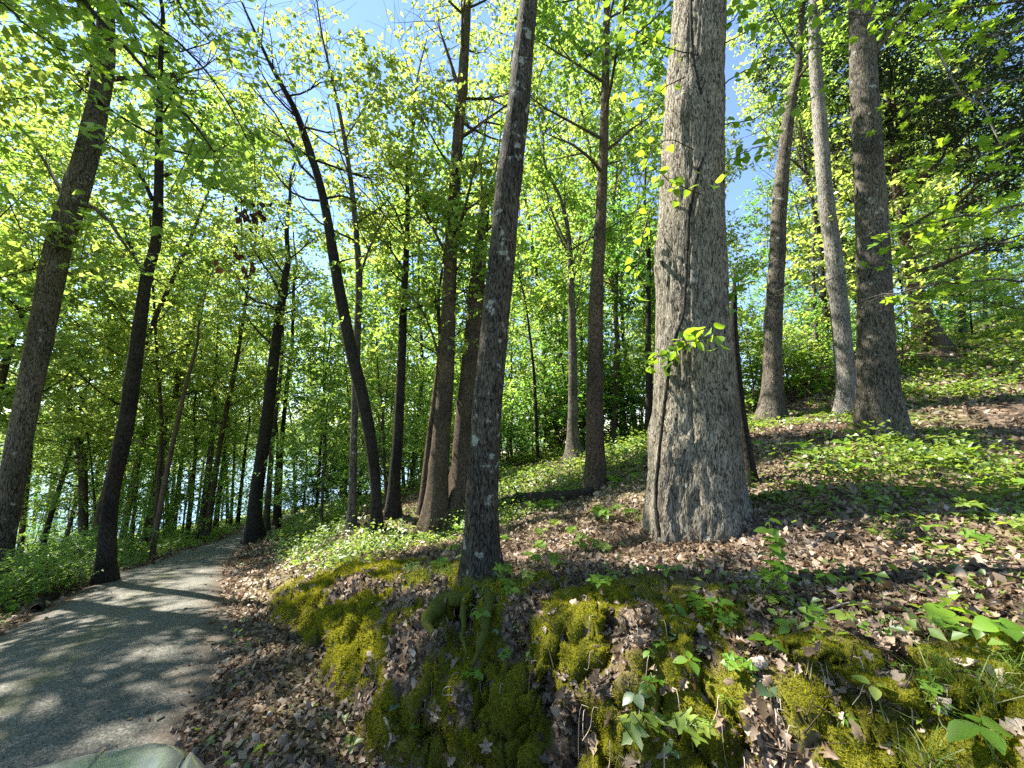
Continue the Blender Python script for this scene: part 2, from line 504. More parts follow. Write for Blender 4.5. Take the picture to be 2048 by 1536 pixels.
def road_mat():
    m, nt, N, L = mat('worn_asphalt')
    out = N.new('ShaderNodeOutputMaterial')
    b = N.new('ShaderNodeBsdfPrincipled'); b.inputs['Roughness'].default_value = .88; b.inputs['Specular IOR Level'].default_value = .25
    g = N.new('ShaderNodeNewGeometry')
    v = N.new('ShaderNodeTexVoronoi'); v.inputs['Scale'].default_value = 75
    n1 = N.new('ShaderNodeTexNoise'); n1.inputs['Scale'].default_value = 120; n1.inputs['Detail'].default_value = 3
    nb = N.new('ShaderNodeTexNoise'); nb.inputs['Scale'].default_value = 1.1; nb.inputs['Detail'].default_value = 4
    for q in (v, n1, nb):
        L.new(g.outputs['Position'], q.inputs['Vector'])
    sx = N.new('ShaderNodeSeparateColor'); L.new(v.outputs['Color'], sx.inputs[0])
    ad = N.new('ShaderNodeMath'); ad.operation = 'MULTIPLY_ADD'; ad.inputs[1].default_value = .5
    L.new(sx.outputs[0], ad.inputs[0])
    h = N.new('ShaderNodeMath'); h.operation = 'MULTIPLY'; h.inputs[1].default_value = .5; L.new(n1.outputs['Fac'], h.inputs[0])
    L.new(h.outputs[0], ad.inputs[2])
    r = ramp(N, [(.2, (.05, .049, .042)), (.55, (.125, .12, .103)), (.9, (.27, .255, .22))])
    L.new(ad.outputs[0], r.inputs[0])
    br = ramp(N, [(.3, (.72, .74, .70)), (.7, (1.15, 1.12, 1.08))]); L.new(nb.outputs['Fac'], br.inputs[0])
    mu = N.new('ShaderNodeMix'); mu.data_type = 'RGBA'; mu.blend_type = 'MULTIPLY'; mu.inputs[0].default_value = 1
    L.new(r.outputs[0], mu.inputs[6]); L.new(br.outputs[0], mu.inputs[7])
    # mossy strip between the wheel tracks, dirt along the margins
    a = N.new('ShaderNodeAttribute'); a.attribute_name = 'across'
    ab = N.new('ShaderNodeMath'); ab.operation = 'ABSOLUTE'; L.new(a.outputs['Fac'], ab.inputs[0])
    nm = N.new('ShaderNodeTexNoise'); nm.inputs['Scale'].default_value = 5; nm.inputs['Detail'].default_value = 5
    L.new(g.outputs['Position'], nm.inputs['Vector'])
    c = N.new('ShaderNodeMath'); c.operation = 'SUBTRACT'; L.new(nm.outputs['Fac'], c.inputs[0]); L.new(ab.outputs[0], c.inputs[1])
    cr = ramp(N, [(.36, (0, 0, 0)), (.55, (.55, .55, .55))]); L.new(c.outputs[0], cr.inputs[0])
    mg = N.new('ShaderNodeMix'); mg.data_type = 'RGBA'
    L.new(cr.outputs[0], mg.inputs[0]); L.new(mu.outputs[2], mg.inputs[6]); mg.inputs[7].default_value = (.095, .10, .04, 1)
    e = N.new('ShaderNodeMath'); e.operation = 'MULTIPLY_ADD'; e.inputs[1].default_value = .6; L.new(nm.outputs['Fac'], e.inputs[0]); L.new(ab.outputs[0], e.inputs[2])
    er = ramp(N, [(.98, (0, 0, 0)), (1.0, (.0, .0, .0))])
    er.color_ramp.elements[0].position = .80; er.color_ramp.elements[1].color = (.85, .85, .85, 1)
    e2 = N.new('ShaderNodeMath'); e2.operation = 'MULTIPLY'; e2.inputs[1].default_value = .8; L.new(e.outputs[0], e2.inputs[0])
    L.new(e2.outputs[0], er.inputs[0])
    me = N.new('ShaderNodeMix'); me.data_type = 'RGBA'
    L.new(er.outputs[0], me.inputs[0]); L.new(mg.outputs[2], me.inputs[6]); me.inputs[7].default_value = (.085, .06, .042, 1)
    L.new(me.outputs[2], b.inputs['Base Color'])
    bu = N.new('ShaderNodeBump'); bu.inputs['Strength'].default_value = .6; bu.inputs['Distance'].default_value = .012
    L.new(ad.outputs[0], bu.inputs['Height']); L.new(bu.outputs[0], b.inputs['Normal'])
    L.new(b.outputs[0], out.inputs[0])
    return m
M_ROAD = road_mat()

def simple(name, col, rough=.5, metal=0, spec=.5, coat=0, noise_amt=.15, nscale=12, trans=0):
    m, nt, N, L = mat(name)
    out = N.new('ShaderNodeOutputMaterial')
    b = N.new('ShaderNodeBsdfPrincipled')
    b.inputs['Roughness'].default_value = rough; b.inputs['Metallic'].default_value = metal
    b.inputs['Specular IOR Level'].default_value = spec; b.inputs['Coat Weight'].default_value = coat
    b.inputs['Transmission Weight'].default_value = trans
    n = N.new('ShaderNodeTexNoise'); n.inputs['Scale'].default_value = nscale; n.inputs['Detail'].default_value = 4
    g = N.new('ShaderNodeNewGeometry'); L.new(g.outputs['Position'], n.inputs['Vector'])
    lo, hi = [c * (1 - noise_amt) for c in col], [min(1, c * (1 + noise_amt)) for c in col]
    r = ramp(N, [(.3, lo), (.7, hi)]); L.new(n.outputs['Fac'], r.inputs[0]); L.new(r.outputs[0], b.inputs['Base Color'])
    L.new(b.outputs[0], out.inputs[0])
    return m

def water_mat():
    m, nt, N, L = mat('lake_water')
    out = N.new('ShaderNodeOutputMaterial')
    b = N.new('ShaderNodeBsdfPrincipled')
    b.inputs['Base Color'].default_value = (.06, .10, .13, 1); b.inputs['Roughness'].default_value = .12
    n = N.new('ShaderNodeTexNoise'); n.inputs['Scale'].default_value = 1.3; n.inputs['Detail'].default_value = 4
    g = N.new('ShaderNodeNewGeometry'); L.new(g.outputs['Position'], n.inputs['Vector'])
    bu = N.new('ShaderNodeBump'); bu.inputs['Strength'].default_value = .25; bu.inputs['Distance'].default_value = .15
    L.new(n.outputs['Fac'], bu.inputs['Height']); L.new(bu.outputs[0], b.inputs['Normal'])
    L.new(b.outputs[0], out.inputs[0])
    return m

# ------------------------------------------------------------------ terrain sheet
# (pixel, radii, push): the dark hole under the roots of the leaning tree and the slits under mossy ledges
HOLLOWS = [((893, 1278), (.15, .30, .13), (.10, .75, -.12)), ((940, 1215), (.05, .2, .10), (.03, .3, 0)), ((830, 1195), (.05, .2, .10), (.03, .3, 0)), ((1560, 1345), (.24, .25, .05), (.05, .38, -.02)), ((1430, 1330), (.06, .2, .07), (.02, .3, 0)),
           ((1800, 1412), (.26, .25, .05), (.10, .34, -.02)), ((1100, 1405), (.05, .2, .16), (.02, .22, 0)), ((1230, 1290), (.05, .2, .12), (.02, .2, 0))]

def build_ground():
    th = np.concatenate([np.radians(np.arange(-180, -64, 4.0)), np.radians(np.arange(-64, 64, 0.22)), np.radians(np.arange(64, 180, 4.0))])
    r = [0.25]
    while r[-1] < 900:
        q = r[-1]
        g = 1.03 if q < 1.2 else 1.0085 if q < 5.5 else 1.014 if q < 30 else 1.05
        r.append(q * g)
    r = np.array(r)
    TH, R = np.meshgrid(th, r, indexing='ij')
    X, Y = R * np.sin(TH), R * np.cos(TH)
    Z = height(X, Y)
    m, n = X.shape
    V = np.stack([X, Y, Z], -1)
    # normals of the sheet, for pushing bank lumps outwards
    gu, gv = np.gradient(V, axis=0), np.gradient(V, axis=1)
    Nn = unit(np.cross(gu, gv)); Nn[Nn[..., 2] < 0] *= -1
    d = bank_d(X, Y)
    near = 1 - sstep(5, 9, R)
    band = sstep(-.1, .15, d) * (1 - sstep(.9, 1.7, d)) * near
    lump = fbm(V * np.array([3.2, 3.2, 4.2]), 4, 41) - .48
    ridge = np.abs(fbm(V * 6.0, 2, 77) - .5)
    fine = fbm(V * 13.0, 3, 45) - .5
    amt = band * (0.40 * lump + 0.07 * fine - 0.13 * np.exp(-(ridge / .035) ** 2))
    V = V + Nn * amt[..., None]
    dv = V - CAM
    zc = dv[..., 1] * CP + dv[..., 2] * SP
    okz = zc > .3
    zs = np.where(okz, zc, 1e3)
    PX, PY = 1024 + F * dv[..., 0] / zs, 768 - F * (-dv[..., 1] * SP + dv[..., 2] * CP) / zs
    hol = np.zeros(X.shape)
    push = np.zeros(V.shape)
    for (hx, hy), rad, mv in HOLLOWS:
        c = np.where(okz & (R < 6), (PX - hx) ** 2 + (PY - hy) ** 2 + zc * 30, 1e12)
        c = V.reshape(-1, 3)[np.argmin(c)]
        q = (V - c) / np.array(rad)
        g_ = np.exp(-(q * q).sum(-1))
        push += np.array(mv) * g_[..., None]
        hol = np.maximum(hol, g_)
    V = V + push
    moss = band * sstep(.34, .48, n2(X, Y, 1.6, 21) + .22 * (1 - sstep(.3, .9, np.abs(d - .5))))
    moss = np.clip(moss + near * .9 * sstep(.62, .70, n2(X, Y, .8, 23)) * sstep(.3, .8, d) * (1 - sstep(1.5, 2.5, d)), 0, 1)
    moss = moss * sstep(.0, .09, fbm(V * np.array([2.6, 2.6, 2.0]), 3, 87) + .22 * (fbm(V * 9., 2, 89) - .5) - .33 - .085 * sstep(-.6, .2, X))
    moss = moss * (1 - sstep(.3, .7, hol))
    green = np.where(d > 0, sstep(.45, .62, n2(X, Y, .35, 31)) * sstep(5, 9, R), sstep(.35, .55, n2(X, Y, .3, 33)) * sstep(1.6, 2.6, road_dist(X, Y))) * .75
    green = np.maximum(green, sstep(35, 60, R) * .8)
    i = np.arange(m - 1)[:, None] * n + np.arange(n - 1)[None]
    Q = np.stack([i, i + n, i + n + 1, i + 1], -1).reshape(-1, 4)
    j = (m - 1) * n + np.arange(n - 1)
    k = np.arange(n - 1)
    Q = np.vstack([Q, np.stack([j, k, k + 1, j + 1], -1)])
    me = new_mesh('ground', V.reshape(-1, 3), None, Q, True, {'moss': moss.ravel(), 'green': green.ravel()})
    tag(obj('ground', me, M_GROUND), 'sloping forest floor of soil under fallen leaves', None, None, 'structure')
    # one triangle fan would close the tiny hole at the camera foot
    return V, Nn, moss, d, R, Q

GV, GN, GMOSS, GD, GR, GQ = build_ground()

def build_road():
    P, _, s = resample(np.c_[ROAD, np.zeros(len(ROAD))], np.ones(len(ROAD)), 340)
    tg = unit(np.gradient(P, axis=0))
    nr = np.c_[tg[:, 1], -tg[:, 0]]
    k = np.linspace(-1, 1, 13)
    wob = 1 + .10 * (fbm(np.c_[s * .8, s * 0, s * 0], 2, 5) - .5)[:, None] * np.sign(k)[None] * np.abs(k)[None] ** 2
    ww = (ROAD_W * (1 + .45 * (1 - sstep(1.5, 8, P[:, 1]))))[:, None] * (1 + .35 * (fbm(np.c_[s * 2.3, s * 0, s * 0], 3, 15) - .5)[:, None] * (np.abs(k)[None] > .9))
    X = P[:, 0:1] + nr[:, 0:1] * k * ww * wob
    Y = P[:, 1:2] + nr[:, 1:2] * k * ww * wob
    Z = height(X, Y) + .012 + .04 * (1 - k ** 4)[None]
    m, n = X.shape
    i = np.arange(m - 1)[:, None] * n + np.arange(n - 1)[None]
    Q = np.stack([i, i + 1, i + n + 1, i + n], -1).reshape(-1, 4)
    ac = np.broadcast_to(k, (m, n)).ravel()
    me = new_mesh('road', np.stack([X, Y, Z], -1).reshape(-1, 3), None, Q, True, {'across': ac})
    tag(obj('road', me, M_ROAD), 'narrow worn asphalt lane running down towards the lake', None, None, 'structure')
build_road()

def build_lake():
    V = [(-900, 10, LAKE_Z), (-20, 40, LAKE_Z), (-10, 900, LAKE_Z), (-900, 900, LAKE_Z), (-900, -300, LAKE_Z), (-62, -300, LAKE_Z)]
    V = [(-900, -300, LAKE_Z), (-40, -300, LAKE_Z), (-25, 60, LAKE_Z), (60, 900, LAKE_Z), (-900, 900, LAKE_Z)]
    me = bpy.data.meshes.new('lake'); me.from_pydata(V, [], [tuple(range(5))]); me.update()
    tag(obj('lake', me, water_mat()), 'pale blue lake glimpsed between the trunks', None, None, 'structure')
build_lake()

def build_far_shore():
    th = np.radians(np.arange(-95, 6, .35))
    k = np.linspace(0, 1, 14)
    TH, K = np.meshgrid(th, k, indexing='ij')
    R = 330 + 260 * K
    X, Y = R * np.sin(TH), R * np.cos(TH)
    Z = LAKE_Z - 1 + (26 + 22 * (n2(X, Y, .006, 3) - .5)) * np.sin(K * math.pi * .55) + 5 * (n2(X, Y, .05, 4) - .5) * sstep(0, .2, K) + 5 * (n2(X, Y, .2, 6) - .5) * sstep(0, .2, K)
    m, n = X.shape
    i = np.arange(m - 1)[:, None] * n + np.arange(n - 1)[None]
    Q = np.stack([i, i + n, i + n + 1, i + 1], -1).reshape(-1, 4)
    o = obj('far_shore', new_mesh('far_shore', np.stack([X, Y, Z], -1).reshape(-1, 3), None, Q, False), simple('far_woods', (.07, .12, .05), .9, spec=.1, noise_amt=.6, nscale=.4))
    tag(o, 'wooded far shore of the lake behind the trunks', None, None, 'structure')
build_far_shore()

# ------------------------------------------------------------------ trees
TREES = {}

def branch_poly(rng, p, d, L, n=5, bend=.25, rise=.15):
    pts = [np.array(p)]
    d = d / np.linalg.norm(d)
    for i in range(n - 1):
        d = d + rng.normal(0, bend, 3) * .5 + np.array([0, 0, rise * .4])
        d /= np.linalg.norm(d)
        pts.append(pts[-1] + d * L / (n - 1))
    return np.array(pts)

def grow(rng, limbs, mbB, leaf_pts, n_twig=3.2, twig=(.5, 1.3), cl=16, spread=.16):
    """twigs and leaf points along limb polylines [(pts, r0, leaf factor)]"""
    for P, r0, lf in limbs:
        L = np.linalg.norm(np.diff(P, axis=0), axis=1).sum()
        R = np.linspace(r0, r0 * .22, len(P))
        if r0 > 0:
            mbB.add(*tube(P, R, 5 if r0 > .015 else 4), moss=0.0)
        r0 = abs(r0)
        if lf <= 0:
            continue
        k = max(2, int(L * n_twig))
        for i in range(k):
            s = rng.uniform(.22, 1.0)
            f = s * (len(P) - 1)
            a = min(int(f), len(P) - 2)
            p = P[a] + (P[a + 1] - P[a]) * (f - a)
            d = unit(P[a + 1] - P[a])
            o = rng.normal(0, 1, 3) * np.array([1, 1, .35])
            o = unit(o - (o @ d) * d)
            T = branch_poly(rng, p, d * .55 + o * .8, rng.uniform(*twig), 4, .35, .0)
            mbB.add(*tube(T, np.linspace(max(.004, r0 * .25), .003, 4), 3, False), moss=0.0)
            nl = max(1, int(cl * lf * rng.uniform(.5, 1.4) / 3))
            t = rng.uniform(.15, 1.08, nl) ** .8 * 3
            b = np.clip(t.astype(int), 0, 2)
            q = T[b] + (T[b + 1] - T[b]) * (t - b)[:, None]
            q = q + rng.normal(0, spread, (nl, 3)) * np.array([1, 1, .45])
            leaf_pts.append(np.repeat(q, 3, 0) + rng.normal(0, .025, (nl * 3, 3)))

def trunk_mesh(P, R, sides, rng, flare=.5, rough=.06, base_n=5, moss=.0, moss_h=1.0, furrow=0.0):
    V, T, Q = tube(P, np.ones(len(P)), sides)
    n = len(P)
    body = V[:n * sides].reshape(n, sides, 3)
    dirv = body - P[:, None]
    hgt = np.linalg.norm(P - P[0], axis=1)
    th = np.arange(sides) / sides * 2 * math.pi
    ph = rng.uniform(0, 6.28)
    fl = np.exp(-np.maximum(hgt - .3, 0) / (R[0] * 2.0))[:, None] * flare * (1 + .45 * np.cos(base_n * th + ph) + .3 * np.cos((base_n - 2) * th + 2 * ph))[None]
    nz = fbm(np.concatenate([body / np.maximum(R.max(), .05) * .8], -1), 3, int(ph * 100)) - .5
    rr = R[:, None] * (1 + fl + rough * 2 * nz)
    if furrow > 0:
        # long plates of bark parted by furrows, real relief
        u = np.cos(th)[None] * np.ones((n, 1)) * R.max() * 7
        w = np.sin(th)[None] * np.ones((n, 1)) * R.max() * 7
        q = np.stack([u, w, hgt[:, None] * 1.4 + 0 * u], -1)
        q = q + 1.1 * (fbm(q * np.array([.5, .5, 1.2]), 2, 9)[..., None] - .5)
        a = np.abs(fbm(q * np.array([1.6, 1.6, .9]), 2, 51) - .5)
        b = np.abs(fbm(q * np.array([3.3, 3.3, 1.6]), 2, 61) - .5)
        rr = rr - furrow * (np.exp(-(a / .035) ** 2) + .55 * np.exp(-(b / .04) ** 2))
        rr = rr + furrow * .5 * (fbm(q * 5, 2, 71) - .5)
    for _ in range(int(hgt[-1] / 1.6)):          # knots and healed branch scars
        hk, tk = rng.uniform(.8, max(1.0, hgt[-1])), rng.uniform(0, 6.28)
        rk = np.interp(hk, hgt, R)
        da = (th - tk + math.pi) % (2 * math.pi) - math.pi
        rr = rr + rng.uniform(.06, .28) * rk * np.exp(-((hgt - hk) / (rk * rng.uniform(.5, 1.1))) ** 2)[:, None] * np.exp(-(da / rng.uniform(.35, .7)) ** 2)[None]
    V2 = (P[:, None] + dirv * rr[..., None]).reshape(-1, 3)
    V = np.vstack([V2, V[n * sides:]]) if len(V) > n * sides else V2
    mo = np.clip(1 - (hgt - .3) / moss_h, 0, 1)[:, None] * moss * np.ones((1, sides))
    mo = np.r_[mo.ravel(), [0]]
    return V, T, Q, mo

# leaves removed along sun rays so that sun patches fall on chosen floor spots
SUNV = np.array([sd.x, sd.y, sd.z])
SUN_GAPS = [(hit(x, y), r) for x, y, r in (
    (750, 1215, .8), (690, 1180, .5), (820, 1180, .5), (1150, 1060, .7), (1080, 1090, .6), (1240, 1030, .6), (1700, 965, .9), (1830, 975, .9), (1960, 950, .9), (1600, 965, .6), (1180, 1310, .35), (1320, 1110, .4),
    (1980, 710, 1.8), (1880, 740, 1.4), (1050, 950, 1.1), (1100, 927, 1.2), (1240, 905, 1.2), (1010, 985, .8), (640, 1105, .8), (560, 1130, .7), (800, 1090, .8), (330, 1240, .35), (250, 1262, .3), (200, 1290, .45), (100, 1312, .3),
    (340, 1390, .35), (400, 1325, .25), (250, 1440, .25), (640, 1275, .35), (560, 1480, .5), (480, 1510, .4), (1330, 1480, .35), (1520, 1480, .3), (400, 1120, .7), (440, 1090, .8), (380, 1060, 1.5), (260, 1075, 1.2), (1560, 850, .9), (1440, 1070, .5), (1640, 1130, .3), (1960, 1010, .5), (1900, 1110, .3))]
SUN_GAPS = [(g, r) for g, r in SUN_GAPS if g is not None]
_u = unit(np.cross(SUNV, [0, 0, 1.0])); _v = np.cross(_u, SUNV)

def gap_keep(P, rng):
    keep = np.ones(len(P), bool)
    wob = .75 + .5 * noise(P * 1.7, 7)
    for g, r in SUN_GAPS:
        q = P - g
        t = q @ SUNV
        dist = np.sqrt(np.maximum((q * q).sum(1) - t * t, 0))
        keep &= ~((t > 2.0) & (dist < 1.3 * r * wob))
    c = np.stack([P @ _u, P @ _v, np.zeros(len(P))], -1)
    n_ = fbm(c * .8, 2, 63)
    keep &= ~((n_ > .57) & (rng.uniform(0, 1, len(P)) < .65))  # more leaves dropped in columns along the sun direction
    return keep

def in_gap(x, y, z):
    """would a tall tree here stand in one of the gaps?"""
    zz = np.linspace(4, 18, 15)
    A = np.c_[np.full(15, x), np.full(15, y), z + zz]
    for g, r in SUN_GAPS:
        q = A - g
        t = q @ SUNV
        dist = np.sqrt(np.maximum((q * q).sum(1) - t * t, 0))
        if ((t > 3) & (dist < r + 1.0)).any():
            return True
    return False

def above(p):
    """leaf factor, cut down beyond the top of the picture to let sun in"""
    v = p - CAM
    up = (-v[1] * SP + v[2] * CP) / max(.1, v[1] * CP + v[2] * SP)
    return 1.0 if up < 1.0 else .35  # high limbs thinned so that more sun gets through to the floor

def make_tree(name, label, px, bark, leafm, seed, Y=None, top=8.0, frac0=.35, nl=14, L0=2.6, cl=16, leaf=.13, limbs=(), group=None,
              sides=None, flare=.6, moss=.3, moss_h=.9, furrow=0, lean=0.0, twig=(.5, 1.3), nt=3.2, top_r=.25, cut=None, rough=.06, spread=.16, rise=.2, elev=(.05, .7)):
    rng = np.random.default_rng(seed)
    cl, nt, nl = cl * 2.3, nt * 1.5, int(nl * 1.4)
    bx, by, _ = px[0]
    g = hit(bx, by) if Y is None else at(bx, by, Y)
    if Y is not None:
        g[2] = height(g[0:1], g[1:2])[0]
    Y0 = g[1]
    P, R = [], []
    for k, (x, y, w) in enumerate(px):
        yy = Y0 + lean * k / max(1, len(px) - 1)
        q = at(x, y, yy)
        P.append(q)
        dv = q - CAM
        R.append(w / 2 / F * (dv[1] * CP + dv[2] * SP) / math.sqrt(1 + ((x - 1024) / F) ** 2))
    P[0] = np.array(g)
    P, R = np.array(P), np.array(R)
    vis_h = P[-1][2]
    base = np.array(g)
    # root end below the ground, extension beyond what the photograph shows
    P = np.vstack([P[0] - (P[1] - P[0]) / np.linalg.norm(P[1] - P[0]) * .35, P])
    R = np.r_[R[0] * 1.02, R]
    if top > 0:
        d = unit(P[-1] - P[-2]) * .6 + np.array([0, 0, .6])
        d = unit(d)
        r = R[-1]
        for k in range(1, 5):
            P = np.vstack([P, P[-1] + (d + rng.normal(0, .08, 3)) * top / 4])
            R = np.r_[R, max(.012, r * (1 - (1 - top_r) * k / 4))]
    n = int(np.clip(np.linalg.norm(np.diff(P, axis=0), axis=1).sum() / .22, 12, 70)) if not furrow else 260
    Pr, Rr, s = resample(P, R, n)
    wpx = R[1] / Y0 * F
    sd_ = sides or int(np.clip(wpx, 8, 26))
    V, T, Q, mo = trunk_mesh(Pr, Rr, sd_, rng, flare, rough, 5, moss, moss_h, furrow)
    root = thing(name, label, 'tree', base, group)
    obj('trunk', new_mesh('trunk', V - base, T, Q, True, {'moss': mo}), bark, root)
    mbB, pts, ll = MB(), [], []
    for spec in limbs:
        pix, w0, dy, lf = spec
        m = len(pix)
        a = np.array([at(x, y, Y0 + dy * k / (m - 1)) for k, (x, y) in enumerate(pix)])
        a, _, _ = resample(a, np.ones(m), max(m, 6))
        lm_ = MB(); lm_.add(*tube(a, np.linspace(w0 / 2 / F * Y0, w0 / 8 / F * Y0, len(a)), 7), moss=0.0)
        obj('limb', lm_.mesh('limb', True, base), bark, root)
        ll.append((a, -w0 / 2 / F * Y0, lf))
    for i in range(nl):
        t = frac0 + (1 - frac0) * (i + rng.uniform(0, 1)) / nl
        f = t * (n - 1)
        k = min(int(f), n - 2)
        p = Pr[k]
        az = i * 2.4 + rng.uniform(-.5, .5) + seed
        el = rng.uniform(*elev)
        d = np.array([math.cos(az) * math.cos(el), math.sin(az) * math.cos(el), math.sin(el)])
        L = L0 * (1 - .5 * (t - frac0) / (1 - frac0 + 1e-6)) * rng.uniform(.55, 1.15)
        ll.append((branch_poly(rng, p, d, L, 6, .22, rise), min(Rr[k] * .4, .012 + .018 * L), above(p)))
        if rng.uniform() < .8 and L > 1.0:        # fork
            b = ll[-1][0]
            ll.append((branch_poly(rng, b[2], unit(b[3] - b[2]) + rng.normal(0, .6, 3), L * .6, 5, .25, .1), ll[-1][1] * .55, ll[-1][2]))
    grow(rng, ll, mbB, pts, nt, twig, cl, spread)
    if mbB.n:
        tag(obj('branches', mbB.mesh('branches', True, base), bark, root), kind='stuff')
    nleaf = 0
    if pts:
        LP = np.concatenate(pts)
        LP = LP[gap_keep(LP, rng)]
        S = leaf * rng.uniform(.6, 1.3, len(LP))
        Vl, Tl, rn = leaf_cloud(LP - base, S, rng)
        tag(obj('crown', new_mesh('crown', Vl, Tl, None, False, {'rnd': rn}), leafm, root), kind='stuff')
        nleaf = len(LP)
    TREES[label] = (base, nleaf)
    return root, Pr, Rr

def copy_tree(o, loc, rz, sc, label=None, group=None):
    c = o.copy(); COL.objects.link(c)
    c.location = loc; c.rotation_euler = (0, 0, rz); c.scale = (sc,) * 3
    if label: c['label'] = label
    if group: c['group'] = group
    for ch in o.children:
        k = ch.copy(); COL.objects.link(k); k.parent = c
    return c

# ---- trees one can tell apart; pixels are (x, y, trunk width) in the photograph, the depth comes from the ground they stand on
make_tree('oak_tree', 'massive pale grey oak with deeply furrowed bark and a climbing vine, right of centre',
          [(1396, 1050, 178), (1391, 985, 172), (1389, 900, 168), (1388, 800, 160), (1384, 650, 147), (1383, 550, 140), (1383, 400, 131), (1388, 200, 121), (1399, 0, 108), (1404, -120, 102)],
          B_OAK, M_LEAF, 11, Y=4.7, top=9, frac0=.62, nl=12, L0=4.0, sides=150, flare=.26, moss=.45, moss_h=.6, furrow=.034, rough=.05, cl=20)
R17 = make_tree('leaning_tree', 'dark slender trunk with pale lichen patches at the bank edge, roots over a hollow',
          [(965, 1165, 74), (963, 1090, 66), (966, 950, 61), (976, 800, 58), (990, 650, 55), (1005, 500, 52), (1019, 350, 50), (1036, 220, 45), (1047, 100, 40), (1058, 0, 35), (1064, -80, 33)],
          B_DARK, M_LEAF, 12, Y=4.0, top=8, frac0=.66, nl=10, L0=2.6, sides=48, flare=.35, moss=.7, moss_h=.55, cl=18)
make_tree('leaning_tree', 'thick mottled trunk leaning right at the left edge beside the lane',
          [(-18, 1165, 66), (18, 1000, 60), (45, 850, 57), (80, 680, 58), (115, 500, 60), (148, 400, 58), (178, 290, 52), (200, 190, 46), (211, 105, 42)],
          B_GREY, M_LEAF, 13, Y=7.6, top=5, frac0=.66, nl=14, L0=3.0, moss=.2, cl=20, top_r=.12,
          limbs=[([(150, 405), (205, 425), (250, 490), (292, 548)], 10, -.3, .5), ([(130, 400), (100, 340), (60, 280), (30, 240)], 9, .8, .3), ([(212, 110), (170, 20), (140, -60)], 20, -.5, 1), ([(120, 540), (170, 555), (230, 570)], 6, .5, .6)])
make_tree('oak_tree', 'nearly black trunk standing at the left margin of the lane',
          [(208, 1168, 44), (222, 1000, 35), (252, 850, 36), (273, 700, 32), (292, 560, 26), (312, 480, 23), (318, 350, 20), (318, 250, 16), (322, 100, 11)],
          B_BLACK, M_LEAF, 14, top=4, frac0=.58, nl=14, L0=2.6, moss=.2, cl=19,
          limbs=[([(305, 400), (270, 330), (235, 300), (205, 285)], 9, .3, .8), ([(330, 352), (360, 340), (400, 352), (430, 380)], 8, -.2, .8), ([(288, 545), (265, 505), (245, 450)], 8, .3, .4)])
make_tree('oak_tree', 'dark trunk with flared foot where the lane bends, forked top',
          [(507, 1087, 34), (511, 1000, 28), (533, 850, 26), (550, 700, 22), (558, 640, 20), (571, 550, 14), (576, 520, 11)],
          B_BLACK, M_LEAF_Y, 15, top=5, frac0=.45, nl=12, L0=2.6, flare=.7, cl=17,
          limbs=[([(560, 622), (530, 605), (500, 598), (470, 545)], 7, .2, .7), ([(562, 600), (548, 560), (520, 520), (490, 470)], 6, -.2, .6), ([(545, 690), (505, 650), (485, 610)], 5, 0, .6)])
make_tree('slender_tree', 'slim brown trunk just behind the dark flared trunk at the bend',
          [(531, 1064, 15), (540, 950, 12), (547, 860, 11), (562, 740, 8), (566, 650, 6)], B_BROWN, M_LEAF, 16, top=4, frac0=.5, nl=9, L0=2.0)
make_tree('slender_tree', 'thin dark straight trunk right of the bend in the lane',
          [(557, 1058, 11), (563, 900, 10), (573, 780, 9), (584, 690, 8), (588, 560, 6)], B_BLACK, M_LEAF_D, 17, top=4, frac0=.5, nl=9, L0=2.0)
make_tree('slender_tree', 'bare reddish-brown pole-like trunk leaning right at the far left lane edge',
          [(303, 1117, 14), (325, 990, 12), (345, 890, 11), (372, 770, 9), (394, 690, 6)], B_POLE, M_LEAF, 18, top=2.5, frac0=.8, nl=6, L0=1.4, flare=.1)
make_tree('slender_tree', 'brown forked trunk behind the nearly black lane-side trunk',
          [(243, 1092, 15), (262, 985, 17), (280, 905, 15), (295, 845, 13), (314, 740, 9), (320, 690, 7)], B_POLE, M_LEAF, 19, top=4, frac0=.55, nl=9, L0=2.2,
          limbs=[([(285, 890), (298, 860), (312, 835)], 8, 0, .3)])
make_tree('forked_tree', 'grey-brown trunk forking low, wrapped in green leaves, left of the lane',
          [(166, 1120, 23), (166, 950, 20), (158, 890, 19), (147, 850, 15), (138, 815, 12)], B_BROWN, M_LEAF, 20, top=4, frac0=.15, nl=16, L0=1.8, cl=18,
          limbs=[([(160, 868), (172, 845), (184, 812)], 8, 0, .6), ([(160, 895), (140, 880), (122, 882)], 7, 0, .3)])
make_tree('slender_tree', 'pinkish-brown straight trunk second from the left edge',
          [(80, 1116, 18), (95, 1040, 15), (104, 980, 13), (114, 880, 11), (120, 800, 9)], B_POLE, M_LEAF, 21, top=5, frac0=.5, nl=10, L0=2.4)
make_tree('slender_tree', 'thin dark trunk against the bright lake, third from the left edge',
          [(105, 1080, 9), (115, 1010, 8), (122, 960, 7), (130, 880, 6)], B_BLACK, M_LEAF, 22, top=6, frac0=.5, nl=10, L0=2.4, leaf=.16)
make_tree('slender_tree', 'dark trunk between the forked grey trunk and the nearly black one',
          [(188, 1062, 18), (198, 960, 16), (206, 900, 15), (218, 830, 11), (228, 760, 8)], B_BLACK, M_LEAF, 23, top=6, frac0=.5, nl=12, L0=2.6, leaf=.15)
